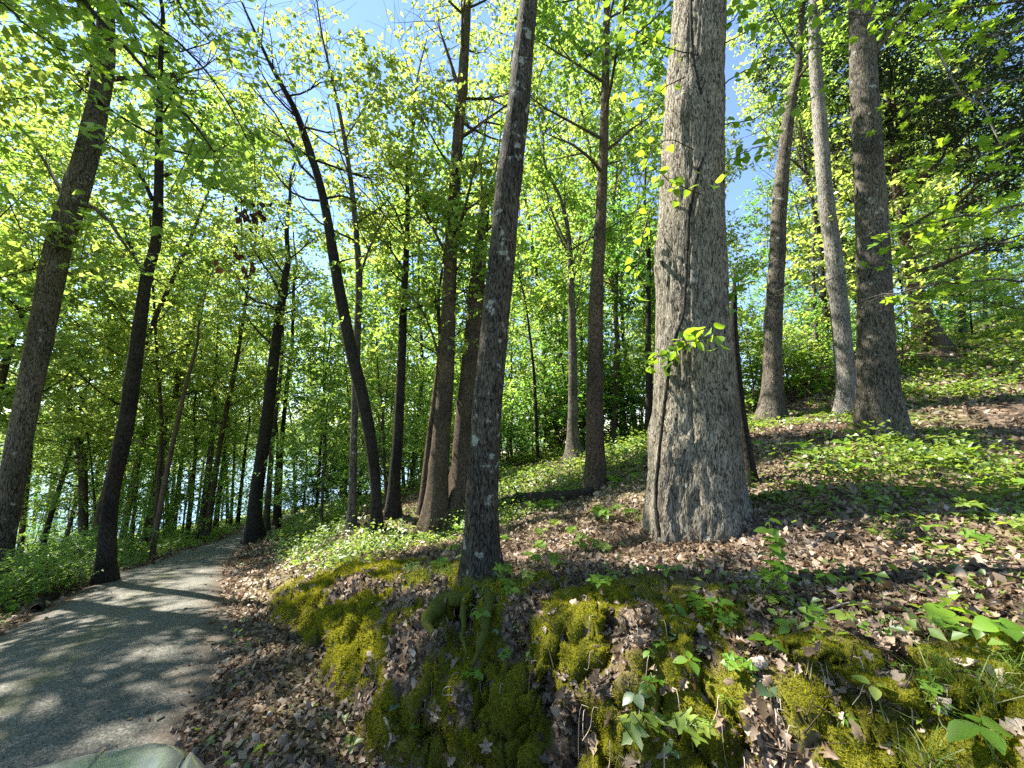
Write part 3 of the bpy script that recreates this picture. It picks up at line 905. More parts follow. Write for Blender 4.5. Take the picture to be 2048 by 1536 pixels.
for k, (px, lab) in enumerate([
        ([(374, 1078, 12), (384, 980, 10), (392, 890, 8)], 'thin trunk on the flat just left of the lane, nearest of three close ones'),
        ([(402, 1076, 19), (413, 980, 16), (424, 880, 12), (430, 820, 9)], 'stoutest grey trunk of the cluster left of the far lane'),
        ([(430, 1060, 12), (440, 980, 11), (450, 900, 8)], 'dark trunk right of the stout grey trunk in the cluster by the far lane'),
        ([(475, 1050, 9), (482, 980, 8), (492, 890, 6)], 'lone slim trunk in sunny grass left of the far bend'),
        ([(292, 1060, 7), (300, 1000, 6), (308, 930, 5)], 'small dark trunk on the lakeside flat left of the leaning pole'),
        ([(338, 1055, 9), (345, 990, 8), (352, 920, 6)], 'small dark trunk on the lakeside flat right of the leaning pole'),
        ([(345, 1064, 14), (354, 1000, 12), (362, 930, 9)], 'flared dark trunk on the lakeside flat in shade'),
        ([(45, 1108, 9), (52, 1040, 8), (58, 960, 6)], 'small black trunk in the far left shade'),
        ([(62, 1094, 11), (69, 1040, 9), (74, 960, 7)], 'black trunk beside the pinkish trunk at far left'),
        ([(22, 1100, 8), (28, 1040, 8), (33, 960, 6)], 'small black trunk close behind the thick leaning left trunk')]):
    make_tree('slender_tree', lab, px, [B_BLACK, B_GREY, B_BLACK][k % 3], [M_LEAF, M_LEAF_Y][k % 2], 40 + k, top=7, frac0=.45, nl=9, L0=2.4, leaf=.17, cl=13, flare=.5)

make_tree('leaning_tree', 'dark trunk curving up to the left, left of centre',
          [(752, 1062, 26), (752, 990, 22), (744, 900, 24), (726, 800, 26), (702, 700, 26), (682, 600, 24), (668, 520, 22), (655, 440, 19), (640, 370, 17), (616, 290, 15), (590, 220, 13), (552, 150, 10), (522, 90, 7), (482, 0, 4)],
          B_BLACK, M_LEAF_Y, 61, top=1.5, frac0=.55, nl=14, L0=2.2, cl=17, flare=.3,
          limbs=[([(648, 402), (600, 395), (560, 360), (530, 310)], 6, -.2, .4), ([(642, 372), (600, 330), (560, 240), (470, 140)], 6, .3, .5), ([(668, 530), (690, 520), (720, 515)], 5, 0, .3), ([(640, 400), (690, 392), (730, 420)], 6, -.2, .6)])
make_tree('slender_tree', 'straight grey-brown trunk left of the trunk that curves left',
          [(703, 1058, 20), (706, 950, 17), (709, 830, 15), (714, 690, 16), (718, 560, 15), (711, 450, 12), (700, 350, 10), (680, 230, 8), (655, 120, 5)],
          B_GREY, M_LEAF_Y, 62, top=3, frac0=.4, nl=14, L0=2.2, cl=17)
make_tree('oak_tree', 'dark trunk with flared foot between the curved trunk and the brown pair',
          [(784, 1032, 27), (790, 950, 24), (796, 870, 21), (803, 720, 18), (808, 600, 15), (815, 450, 10), (815, 340, 8)],
          B_BLACK, M_LEAF_Y, 63, top=4, frac0=.4, nl=14, L0=2.4, cl=17, flare=.6,
          limbs=[([(812, 480), (790, 420), (750, 370), (735, 350)], 6, 0, .5), ([(815, 400), (840, 380), (870, 410)], 5, .2, .5)])
make_tree('oak_tree', 'brown straight trunk, left of the two close together left of the lichened one',
          [(868, 1052, 44), (875, 970, 40), (882, 880, 36), (892, 750, 33), (898, 600, 28), (905, 450, 24), (914, 300, 22), (926, 150, 20), (934, 0, 16)],
          B_BROWN, M_LEAF_Y, 64, top=6, frac0=.3, nl=20, L0=2.2, cl=17, moss=.4,
          limbs=[([(915, 170), (890, 90), (872, 40)], 10, .2, .6), ([(880, 720), (862, 660), (838, 610), (800, 580)], 6, -.6, .8), ([(895, 700), (930, 705), (965, 690), (1010, 640)], 4, -.5, .4)])
make_tree('oak_tree', 'stout brown trunk with broken top half hidden behind the lichened trunk',
          [(916, 1036, 54), (924, 950, 46), (930, 850, 41), (944, 700, 36), (955, 560, 30), (966, 450, 23), (970, 388, 18)],
          B_BROWN, M_LEAF, 65, top=0, frac0=.55, nl=8, L0=1.8, moss=.4,
          limbs=[([(966, 400), (962, 330), (972, 250), (985, 190)], 7, .1, .5), ([(968, 420), (988, 360), (1000, 280), (1004, 220)], 6, .1, .5)])
make_tree('slender_tree', 'slim leaning trunk hidden behind the brown straight trunk',
          [(846, 1027, 22), (853, 950, 19), (862, 860, 15), (870, 790, 11)], B_BROWN, M_LEAF, 66, top=5, frac0=.5, nl=9, L0=2)
make_tree('oak_tree', 'brown speckled straight trunk midway up the slope left of the massive oak',
          [(1190, 976, 42), (1190, 900, 37), (1189, 800, 34), (1191, 700, 31), (1192, 600, 28), (1199, 480, 24), (1205, 350, 20), (1210, 200, 17), (1213, 60, 14), (1214, -60, 12)],
          B_BROWN, M_LEAF, 67, top=6, frac0=.38, nl=20, L0=2.6, cl=19, flare=.25,
          limbs=[([(1208, 330), (1225, 325), (1245, 320)], 5, 0, .3), ([(1195, 560), (1225, 570), (1255, 600), (1270, 620)], 4, -.2, .7)])
make_tree('oak_tree', 'grey trunk with spreading foot at the head of the fallen log',
          [(1152, 921, 30), (1146, 870, 21), (1146, 750, 18), (1143, 600, 14), (1138, 480, 10), (1122, 400, 7), (1090, 330, 5)],
          B_GREY, M_LEAF, 68, top=4, frac0=.4, nl=14, L0=2.8, flare=.8, leaf=.15,
          limbs=[([(1140, 500), (1110, 440), (1090, 380), (1078, 330)], 6, .3, .5), ([(1146, 640), (1160, 590), (1170, 520)], 4, 0, .5)])
make_tree('slender_tree', 'thin brown trunk between the speckled trunk and the massive oak',
          [(1227, 893, 15), (1231, 800, 11), (1233, 700, 9), (1232, 620, 7)], B_BROWN, M_LEAF_D, 69, top=7, frac0=.4, nl=12, L0=2.4, leaf=.16, flare=.6)
make_tree('slender_tree', 'dark trunk touching the left edge of the massive oak, on the far slope',
          [(1297, 886, 18), (1298, 780, 15), (1296, 700, 13), (1297, 600, 10)], B_BLACK, M_LEAF_D, 70, top=7, frac0=.4, nl=12, L0=2.6, leaf=.16)
make_tree('slender_tree', 'pale thin crooked trunk in the thicket right of the lichened trunk',
          [(1044, 922, 13), (1047, 850, 11), (1051, 780, 9), (1049, 700, 8), (1050, 620, 6)], B_GREY, M_LEAF, 71, top=6, frac0=.5, nl=9, L0=2.2, leaf=.16)
make_tree('slender_tree', 'thinnest dark trunk beside the crooked one in the thicket',
          [(1076, 924, 8), (1073, 850, 7), (1069, 760, 6), (1062, 690, 5)], B_BLACK, M_LEAF, 72, top=6, frac0=.5, nl=9, L0=2.2, leaf=.16)
make_tree('slender_tree', 'dark thin trunk half hidden behind the grey spreading-foot trunk',
          [(1164, 893, 9), (1164, 820, 8), (1163, 760, 7), (1162, 650, 6)], B_BLACK, M_LEAF, 73, top=6, frac0=.5, nl=9, L0=2.2, leaf=.16)
make_tree('oak_tree', 'greyish trunk with a thin vine, directly right of the massive oak',
          [(1541, 840, 46), (1544, 780, 41), (1545, 700, 38), (1548, 620, 37), (1554, 520, 34), (1557, 440, 33), (1563, 360, 30), (1575, 250, 26), (1583, 195, 23), (1596, 140, 16)],
          B_GREY, M_LEAF, 74, top=5, frac0=.6, nl=10, L0=2.2, moss=.2, top_r=.15)
make_tree('oak_tree', 'pale ash-grey trunk leaning left behind the broad right-hand trunk',
          [(1694, 826, 44), (1690, 750, 41), (1681, 640, 40), (1666, 500, 36), (1652, 400, 33), (1640, 250, 30), (1631, 130, 27), (1628, 40, 24), (1626, -60, 22)],
          B_ASH, M_LEAF, 75, top=7, frac0=.6, nl=12, L0=2.6, moss=.2)
make_tree('oak_tree', 'broad brown-grey trunk with mossy streaks, second largest, on the right slope',
          [(1762, 866, 92), (1757, 800, 86), (1752, 700, 79), (1748, 550, 72), (1742, 420, 68), (1735, 300, 62), (1727, 150, 57), (1722, 0, 52), (1720, -100, 50)],
          B_GREY, M_LEAF, 76, top=8, frac0=.6, nl=14, L0=3.0, sides=64, moss=.55, moss_h=3.0, flare=.35,
          limbs=[([(1740, 120), (1780, 60), (1830, -20)], 16, -.5, .4)])
make_tree('cedar_tree', 'old cedar with dark fine foliage and flared hollow foot, far right upslope',
          [(1860, 697, 62), (1848, 650, 48), (1838, 610, 38), (1826, 560, 30), (1806, 450, 22), (1788, 330, 17), (1778, 200, 12), (1775, 60, 8)],
          B_BROWN, M_CEDAR, 77, top=3, frac0=.25, nl=34, L0=5.2, leaf=.085, cl=30, flare=.5, moss=.1, nt=4.0, twig=(.5, 1.2), spread=.13, elev=(-.1, .5),
          limbs=[([(1826, 480), (1880, 440), (1950, 400), (2040, 350)], 12, -.6, .8), ([(1806, 400), (1860, 340), (1930, 270), (2020, 200)], 12, .4, .8), ([(1790, 260), (1850, 190), (1920, 150), (2030, 60)], 10, 0, .8), ([(1832, 545), (1880, 530), (1950, 500), (2040, 470)], 11, -.3, .6), ([(1790, 330), (1740, 290), (1690, 270)], 9, 0, .7)])
make_tree('slender_tree', 'thin black trunk left of the pale ash-grey trunk',
          [(1659, 750, 14), (1653, 680, 13), (1646, 570, 11), (1640, 480, 8)], B_BLACK, M_LEAF, 78, top=5, frac0=.6, nl=9, L0=2.0)
make_tree('slender_tree', 'thin grey trunk deeper in the thicket beside the thin black one',
          [(1639, 766, 13), (1634, 690, 11), (1629, 600, 9), (1626, 520, 7)], B_GREY, M_LEAF, 79, top=5, frac0=.6, nl=9, L0=2.0)

# ---- the woods behind: a few grown kinds, copied
def proto(seed, H, r, bark, leafm, frac0, nl, L0, leaf, cl, name, label, group, nt=3.6):
    rng = np.random.default_rng(seed)
    P = [np.zeros(3)]
    d = np.array([0, 0, 1.0])
    for k in range(7):
        d = unit(d + rng.normal(0, .05, 3) * np.array([1, 1, 0]))
        P.append(P[-1] + d * H / 7)
    P = np.array(P) - np.array([0, 0, .3])
    R = np.linspace(r, r * .12, len(P))
    Pr, Rr, s = resample(P, R, 26)
    V, T, Q, mo = trunk_mesh(Pr, Rr, 9, rng, .5, .05, 5, .2, .8)
    root = thing(name, label, 'tree', group=group)
    obj('trunk', new_mesh('trunk', V, T, Q, True, {'moss': mo}), bark, root)
    mbB, pts, ll = MB(), [], []
    for i in range(nl):
        t = frac0 + (1 - frac0) * (i + rng.uniform()) / nl
        k = min(int(t * 25), 24)
        az, el = i * 2.4 + rng.uniform(-.5, .5), rng.uniform(.05, .75)
        d = np.array([math.cos(az) * math.cos(el), math.sin(az) * math.cos(el), math.sin(el)])
        L = L0 * (1 - .55 * (t - frac0) / (1 - frac0)) * rng.uniform(.55, 1.15)
        ll.append((branch_poly(rng, Pr[k], d, L, 6, .22, .2), min(Rr[k] * .4, .012 + .016 * L), 1))
    grow(rng, ll, mbB, pts, nt, (.6, 1.6), cl, .24)
    tag(obj('branches', mbB.mesh('branches', True), bark, root), kind='stuff')
    LP = np.concatenate(pts)
    Vl, Tl, rn = leaf_cloud(LP, leaf * rng.uniform(.6, 1.3, len(LP)), rng)
    tag(obj('crown', new_mesh('crown', Vl, Tl, None, False, {'rnd': rn}), leafm, root), kind='stuff')
    return root

rng = np.random.default_rng(5)
LAB_HILL = ('slim leafy tree crowded in the woods behind the slope', 'trees in the woods behind the slope')
LAB_LAKE = ('slim leafy tree among those on the lakeside flat beyond the lane', 'trees on the lakeside flat')
PROTOS = [proto(101 + i, [21, 24, 18, 22, 16][i], [.13, .16, .10, .12, .085][i], [B_BLACK, B_BROWN, B_GREY, B_BROWN, B_BLACK][i],
                [M_LEAF, M_LEAF_Y, M_LEAF_D, M_LEAF_Y, M_LEAF][i], [.24, .30, .15, .26, .12][i], 32, [4.4, 5, 3.6, 4.2, 3.2][i], .20, 26,
                'woodland_tree', *LAB_HILL) for i in range(5)]
spots = []
tries = 0
main = np.array([b[0] for b in TREES.values()])
while len(spots) < 84 and tries < 6000:
    tries += 1
    th = math.radians(rng.uniform(-60, 58))
    r = 15 * (70 / 15) ** (rng.uniform() ** .9)
    x, y = r * math.sin(th), r * math.cos(th)
    xa, ya = np.array([x]), np.array([y])
    z = height(xa, ya)[0]
    if z < LAKE_Z + .4 or road_dist(xa, ya)[0] < 2.6 or y < 6:
        continue
    if np.min(np.hypot(main[:, 0] - x, main[:, 1] - y)) < 1.5:
        continue
    gap = 2.6 + r * .035
    if any((x - a) ** 2 + (y - b) ** 2 < gap ** 2 for a, b, _ in spots):
        continue
    # the open lake view and thin places where the sky shows
    px = 1024 + F * x / y
    if 1440 < px < 1640 and rng.uniform() < .85:
        continue
    if px >= 1620 and rng.uniform() < .88:
        continue
    if r < 32 and in_gap(x, y, z):  # leave out trees that would block the chosen sun patches
        continue
    spots.append((x, y, z))
for x, y in ((-12.4, 7.4), (-10.8, 5.2), (-9.5, 2.4), (-14, 0.5), (-12, -3.0)):  # trees outside the left edge, added to shade the near lane
    spots.append((x, y, gz(x, y)))
for px, Y in ((30, 16), (105, 20), (200, 17), (285, 23), (355, 27), (430, 21), (475, 29), (150, 28), (-60, 14), (560, 24), (640, 20), (720, 25), (330, 19), (520, 33), (600, 37), (250, 31)):
    q = at(px, 900, Y)
    spots.append((q[0], q[1], gz(q[0], q[1])))
for i, (x, y, z) in enumerate(spots):
    lab = LAB_HILL if seg_dist(np.array([x]), np.array([y]), TOE)[0] > 0 else LAB_LAKE
    src = PROTOS[i % 5 if lab is LAB_HILL or i < 5 else (0, 1, 3)[i % 3]]
    if i < 5:
        src.location = (x, y, z); src['label'], src['group'] = lab
    else:
        copy_tree(src, (x, y, z), rng.uniform(0, 6.28), rng.uniform(.75, 1.15), *lab)

SAPS = [proto(151 + i, [8, 6.5, 10][i], [.06, .05, .08][i], [B_BROWN, B_BLACK, B_GREY][i], [M_LEAF, M_LEAF_D, M_LEAF_Y][i], [.10, .08, .15][i], 26, [2.2, 2.0, 2.6][i], .15, 26,
              'sapling_tree', 'x x x x', 'x', nt=3.8) for i in range(3)]
S_HILL = ('slim leafy sapling filling the thicket behind the slope', 'saplings in the thicket behind the slope')
S_LAKE = ('slim leafy sapling between the trunks left of the lane', 'saplings left of the lane')
sap = []
tries = 0
while len(sap) < 44 and tries < 4000:
    tries += 1
    th = math.radians(rng.uniform(-58, 52)); r = rng.uniform(11, 34)
    x, y = r * math.sin(th), r * math.cos(th)
    xa, ya = np.array([x]), np.array([y])
    z = height(xa, ya)[0]
    px = 1024 + F * x / y
    d_ = seg_dist(xa, ya, TOE)[0]
    if z < LAKE_Z + .3 or road_dist(xa, ya)[0] < 3.2 or y < 7 or (d_ > 0 and r < 13.5) or (px < 500 and rng.uniform() < .75):
        continue
    if np.min(np.hypot(main[:, 0] - x, main[:, 1] - y)) < .8 or any((x - a) ** 2 + (y - b) ** 2 < 2.4 for a, b, _, _ in sap):
        continue
    sap.append((x, y, z, d_))
for px in range(-10, 520, 26):
    q = at(px + rng.uniform(-8, 8), 900, rng.uniform(20, 38))
    z = gz(q[0], q[1])
    if z > LAKE_Z + .2 and road_dist(q[:1], q[1:2])[0] > 2.2:
        sap.append((q[0], q[1], z, -1))
for i, (x, y, z, d_) in enumerate(sap):
    lab = S_HILL if d_ > 0 else S_LAKE
    if i < 3:
        o = SAPS[i]; o.location = (x, y, z); o['label'], o['group'] = lab
    else:
        copy_tree(SAPS[i % 3], (x, y, z), rng.uniform(0, 6.28), rng.uniform(.7, 1.2), *lab)

# ---- young trees and bushes under the canopy
def bush(seed, H, W, leafm, n, leaf, name, label, group):
    rng = np.random.default_rng(seed)
    root = thing(name, label, 'bush', group=group)
    mbB, pts, ll = MB(), [], []
    for i in range(5):
        az = i * 1.26 + rng.uniform(-.4, .4)
        d = np.array([math.cos(az) * .35, math.sin(az) * .35, 1])
        P = branch_poly(rng, np.array([math.cos(az) * .06, math.sin(az) * .06, -.15]), d, H * rng.uniform(.7, 1), 6, .2, .1)
        ll.append((P, .022, 0))
        for k in range(int(n / 5)):
            f = rng.uniform(.15, 1) * 5
            a = min(int(f), 4)
            p = P[a] + (P[a + 1] - P[a]) * (f - a)
            z = rng.uniform(0, 6.28)
            ll.append((branch_poly(rng, p, np.array([math.cos(z), math.sin(z), rng.uniform(-.1, .5)]), W * rng.uniform(.4, 1), 4, .25, .05), .008, 1))
    grow(rng, ll, mbB, pts, 3.0, (.25, .6), 17, .11)
    tag(obj('branches', mbB.mesh('branches', True), B_BROWN, root), kind='stuff')
    LP = np.concatenate(pts)
    Vl, Tl, rn = leaf_cloud(LP, leaf * rng.uniform(.6, 1.3, len(LP)), rng, tilt=.5)
    tag(obj('foliage', new_mesh('foliage', Vl, Tl, None, False, {'rnd': rn}), leafm, root), kind='stuff')
    return root

BUSH = [bush(201, 3.4, 1.3, M_LEAF_D, 60, .12, 'understory_bush', 'x x x x', 'x'), bush(202, 4.2, 1.5, M_LEAF, 60, .13, 'understory_bush', 'x', 'x'),
        bush(203, 1.6, .8, M_LEAF, 40, .10, 'understory_bush', 'x', 'x'), bush(204, 2.4, 1.0, M_LEAF_Y, 50, .11, 'understory_bush', 'x', 'x')]
B1 = ('leafy green bush in the thicket between slope and lane', 'bushes in the thicket behind the slope')
B2 = ('leafy green bush in the thicket behind the right-hand trunks', 'bushes behind the right-hand trunks')
B3 = ('low leafy bush on the lakeside left of the lane', 'bushes left of the lane')
bl = [(625, 1030, 0, 1.1, B1), (660, 1018, 0, 1.2, B1), (600, 1040, 3, .9, B1), (690, 1005, 1, 1.1, B1), (640, 1000, 1, 1.3, B1), (740, 1000, 0, 1.1, B1), (830, 985, 1, 1.1, B1), (770, 985, 0, 1.2, B1),
      (1010, 938, 0, 1.1, B1), (1060, 918, 1, 1.2, B1), (1110, 912, 3, 1.2, B1), (960, 955, 1, 1.1, B1), (1035, 925, 2, 1.1, B1), (1085, 915, 0, 1.1, B1), (1250, 880, 1, 1.3, B1), (1275, 880, 0, 1.2, B1), (1200, 892, 1, 1.1, B1), (1175, 900, 0, 1.0, B1), (1130, 905, 1, 1.4, B1),
      (1500, 830, 1, .9, B2), (1590, 800, 2, 1.2, B2), (1620, 785, 3, .8, B2), (1570, 790, 3, 1.0, B2), (1515, 815, 2, 1.3, B2), (1605, 770, 3, 1.0, B2), (1720, 760, 0, .8, B2), (1800, 730, 3, .8, B2), (1910, 672, 0, .7, B2), (1960, 650, 1, .7, B2), (2010, 640, 0, .8, B2), (2060, 640, 1, .9, B2), (1890, 660, 1, .9, B2),
      (20, 1150, 2, .8, B3), (70, 1165, 2, .7, B3), (120, 1150, 2, .8, B3), (165, 1135, 2, .9, B3), (245, 1125, 2, .7, B3), (40, 1190, 2, .55, B3), (100, 1190, 2, .5, B3), (10, 1215, 2, .5, B3), (150, 1170, 2, .5, B3), (190, 1110, 2, .8, B3), (60, 1120, 3, .8, B3), (130, 1100, 3, .8, B3),
      (35, 1085, 3, 1.2, B3), (75, 1072, 0, .9, B3), (115, 1060, 3, 1.4, B3), (150, 1066, 1, .8, B3), (190, 1052, 3, 1.5, B3), (225, 1056, 0, .9, B3), (265, 1048, 3, 1.5, B3), (300, 1044, 1, .8, B3), (330, 1046, 3, 1.4, B3), (365, 1040, 0, .9, B3), (395, 1036, 3, 1.5, B3), (430, 1034, 1, .8, B3), (455, 1030, 3, 1.5, B3), (480, 1030, 0, 1.0, B3), (520, 1036, 3, 1.3, B3), (560, 1040, 0, 1.0, B3), (5, 1090, 1, .8, B3)]
used = set()
for px, py, k, s, lab in bl:
    g = hit(px, py)
    if g is None:
        continue
    if k not in used:
        used.add(k)
        o = BUSH[k]; o.location = g; o.scale = (s,) * 3; o['label'], o['group'] = lab
    else:
        copy_tree(BUSH[k], g, rng.uniform(0, 6.28), s * rng.uniform(.9, 1.1), *lab)

# ------------------------------------------------------------------ things lying and growing on the floor
def big_oak_Y(px, py):
    c = np.interp(py, [-120, 0, 200, 400, 550, 650, 800, 900, 985, 1050], [1404, 1399, 1388, 1383, 1383, 1384, 1388, 1389, 1391, 1396])
    w = np.interp(py, [-120, 0, 200, 400, 550, 650, 800, 900, 985, 1050], [102, 108, 121, 131, 140, 147, 160, 168, 178, 205])
    u = np.clip((px - c) / (w / 2), -1.02, 1.02)
    R = w / 2 / F * 4.7
    return 4.7 - R * math.sqrt(max(0.0, 1 - u * u)) * 1.0

def rot_to(N, D):
    """matrix with Z along N, X along D"""
    Z = Vector(N).normalized()
    X = Vector(D)
    X = (X - Z * X.dot(Z))
    if X.length < 1e-4:
        X = Z.orthogonal()
    X.normalize()
    Y = Z.cross(X)
    return Matrix((X, Y, Z)).transposed()

def outline_leaf(name, pts, fold=.12, curl=.12, rnd=.5):
    """flat outline in x (length 0..1) and y half widths with lobes; a fan about the midrib"""
    pts = np.array(pts)
    n = len(pts)
    up = np.c_[pts, np.zeros(n)]
    mid = np.c_[pts[:, 0], np.zeros(n), np.zeros(n)]
    lo = np.c_[pts[:, 0], -pts[:, 1], np.zeros(n)]
    V = np.vstack([up, mid, lo])
    V[:n, 2] += fold * np.abs(pts[:, 1]); V[2 * n:, 2] += fold * np.abs(pts[:, 1])
    V[:, 2] -= curl * V[:, 0] ** 2
    Q = []
    for k in range(n - 1):
        Q.append((n + k, n + k + 1, k + 1, k)); Q.append((2 * n + k, 2 * n + k + 1, n + k + 1, n + k))
    return new_mesh(name, V, None, Q, False, {'rnd': np.full(len(V), rnd)})

def leaf_objs(root, name, me, P, rng, size, tilt=.6, droop=.3, m=None, yaw=None):
    for i, p in enumerate(P):
        o = bpy.data.objects.new(name, me[i % len(me)])
        COL.objects.link(o)
        az = rng.uniform(0, 6.28) if yaw is None else yaw[i]
        N = (rng.normal(0, tilt), rng.normal(0, tilt) - .15, 1.0)
        D = (math.cos(az), math.sin(az), rng.normal(-droop, .2))
        M = rot_to(N, D).to_4x4()
        s = size * rng.uniform(.7, 1.25)
        o.parent = root
        o.matrix_local = Matrix.Translation(Vector(p) - Vector(root.location)) @ M @ Matrix.Diagonal((s, s, s, 1))

MAPLE = [(0, .02), (.10, .30), (.06, .42), (.22, .36), (.34, .22), (.42, .46), (.60, .56), (.56, .40), (.62, .16), (.74, .20), (.82, .10), (1, 0)]
OVATE = [(0, .02), (.12, .20), (.3, .32), (.5, .33), (.7, .24), (.88, .10), (1, 0)]
HEART = [(0, .04), (.05, .25), (.2, .40), (.4, .42), (.62, .30), (.82, .13), (1, 0)]
LANCE = [(0, .02), (.2, .09), (.45, .11), (.75, .07), (1, 0)]
OAKL = [(0, .03), (.12, .08), (.22, .24), (.32, .10), (.45, .30), (.56, .12), (.68, .28), (.78, .12), (.90, .14), (1, 0)]
ML = [outline_leaf('maple_leaf', MAPLE, .15, .15, .25 + .25 * i) for i in range(3)]
OL = [outline_leaf('ovate_leaf', OVATE, .22, .18, .2 + .3 * i) for i in range(3)]
HL = [outline_leaf('heart_leaf', HEART, .15, .22, .2 + .3 * i) for i in range(3)]
LL = [outline_leaf('lance_leaf', LANCE, .3, .25, .3 + .3 * i) for i in range(2)]
M_LEAF_P = leaf_mat('leaf_pale_green', [(0, (.16, .27, .03)), (.5, (.24, .34, .045)), (1, (.34, .40, .07))], (.50, .60, .06), gloss=.06)  # paler yellow-green leaf colour
M_LEAF_G = leaf_mat('leaf_grey_green', [(0, (.05, .09, .035)), (1, (.14, .20, .10))], (.12, .2, .05), tmix=.2, gloss=.04, rough=.4)
for lst, mm in ((ML, M_LEAF_N), (OL, M_LEAF_N), (HL, M_LEAF_N), (LL, M_LEAF_N)):
    for me in lst:
        me.materials.append(mm)
def recolour(lst, mm):
    o = []
    for me in lst:
        c = me.copy(); c.materials.clear(); c.materials.append(mm); o.append(c)
    return o
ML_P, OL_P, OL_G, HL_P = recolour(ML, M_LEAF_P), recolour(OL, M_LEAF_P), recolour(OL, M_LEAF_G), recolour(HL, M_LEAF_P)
M_STEM = simple('green_stem', (.10, .14, .03), .7, spec=.2)
M_TWIG = simple('brown_twig', (.06, .045, .03), .9, spec=.1, noise_amt=.4, nscale=30)
M_PALE_TWIG = simple('pale_dry_wood', (.36, .31, .25), .9, spec=.1, noise_amt=.35, nscale=25)

rng = np.random.default_rng(77)
# ---- vine and leafy sprays on the massive oak
vb = at(1325, 1055, 4.35)
vine = thing('climbing_vine', 'woody vine with broad hanging leaves climbing the massive oak', 'vine', vb)
for pix, w in (([(1318, 1075), (1312, 1000), (1316, 930), (1324, 850), (1334, 770), (1341, 710), (1352, 670), (1366, 630), (1372, 560), (1374, 500)], .02),
               ([(1338, 740), (1352, 705), (1358, 680)], .009),
               ([(1374, 500), (1380, 420), (1400, 330), (1432, 270), (1425, 230), (1400, 180), (1385, 110), (1382, 40), (1380, -60)], .022),
               ([(1432, 270), (1442, 350), (1437, 430), (1428, 520)], .013)):
    P = [at(x, y, big_oak_Y(x, y) - .012) for x, y in pix]
    P, R, _ = resample(P, np.linspace(w, w * .7, len(P)), 40)
    P = P + (fbm(P * 9, 2, 3)[:, None] - .5) * .03
    mb = MB(); mb.add(*tube(P, R * (1 + .3 * (noise(P * 30, 2) - .5)), 7), moss=.1)
    obj('stem', mb.mesh('stem', True, vb), B_BLACK, vine)
tw = [([(1380, 690), (1330, 705), (1290, 730)], .1), ([(1345, 690), (1385, 682), (1420, 672)], .5), ([(1395, 110), (1330, 95), (1270, 60), (1225, 15)], .5), ([(1370, 155), (1335, 170), (1280, 195), (1225, 215)], .5),
      ([(1400, 390), (1340, 360), (1300, 330)], .35), ([(1390, 300), (1330, 280), (1290, 330), (1270, 440)], .4), ([(1440, 250), (1500, 240), (1560, 205), (1620, 190)], .4), ([(1430, 180), (1510, 130), (1600, 100), (1700, 90)], .6),
      ([(1440, 90), (1520, 50), (1610, 20), (1690, 20)], .6), ([(1445, 330), (1500, 300), (1540, 290)], .4), ([(1440, 60), (1470, 35), (1480, 10)], .3), ([(1300, 420), (1280, 500), (1270, 590)], .2), ([(1440, 640), (1480, 560), (1500, 530)], .2)]
mb = MB(); lp = []
for pix, out in tw:
    n = len(pix)
    P = [at(x, y, big_oak_Y(np.clip(x, 1310, 1460), y) - .03 - out * (k / (n - 1))) for k, (x, y) in enumerate(pix)]
    P, R, _ = resample(P, np.linspace(.009, .004, n), 14)
    P = P + rng.normal(0, .008, P.shape)
    mb.add(*tube(P, R, 4))
    for i in range(3, 14):
        for _ in range(int(rng.integers(1, 4))):
            lp.append(P[i] + rng.normal(0, .07, 3))
tag(obj('twigs', mb.mesh('twigs', True, vb), M_TWIG, vine), kind='stuff')
leaf_objs(vine, 'leaf', HL + OL, lp[:280], rng, .105, .8, .9)
big = [(1352, 712), (1335, 722), (1325, 735), (1345, 728), (1405, 668), (1395, 660), (1418, 682), (1430, 655), (1440, 672), (1422, 662), (1385, 655), (1300, 412), (1428, 372), (1440, 365), (1282, 600)]
leaf_objs(vine, 'leaf', HL, [at(x, y, 4.05) for x, y in big], rng, .17, .8, .8)

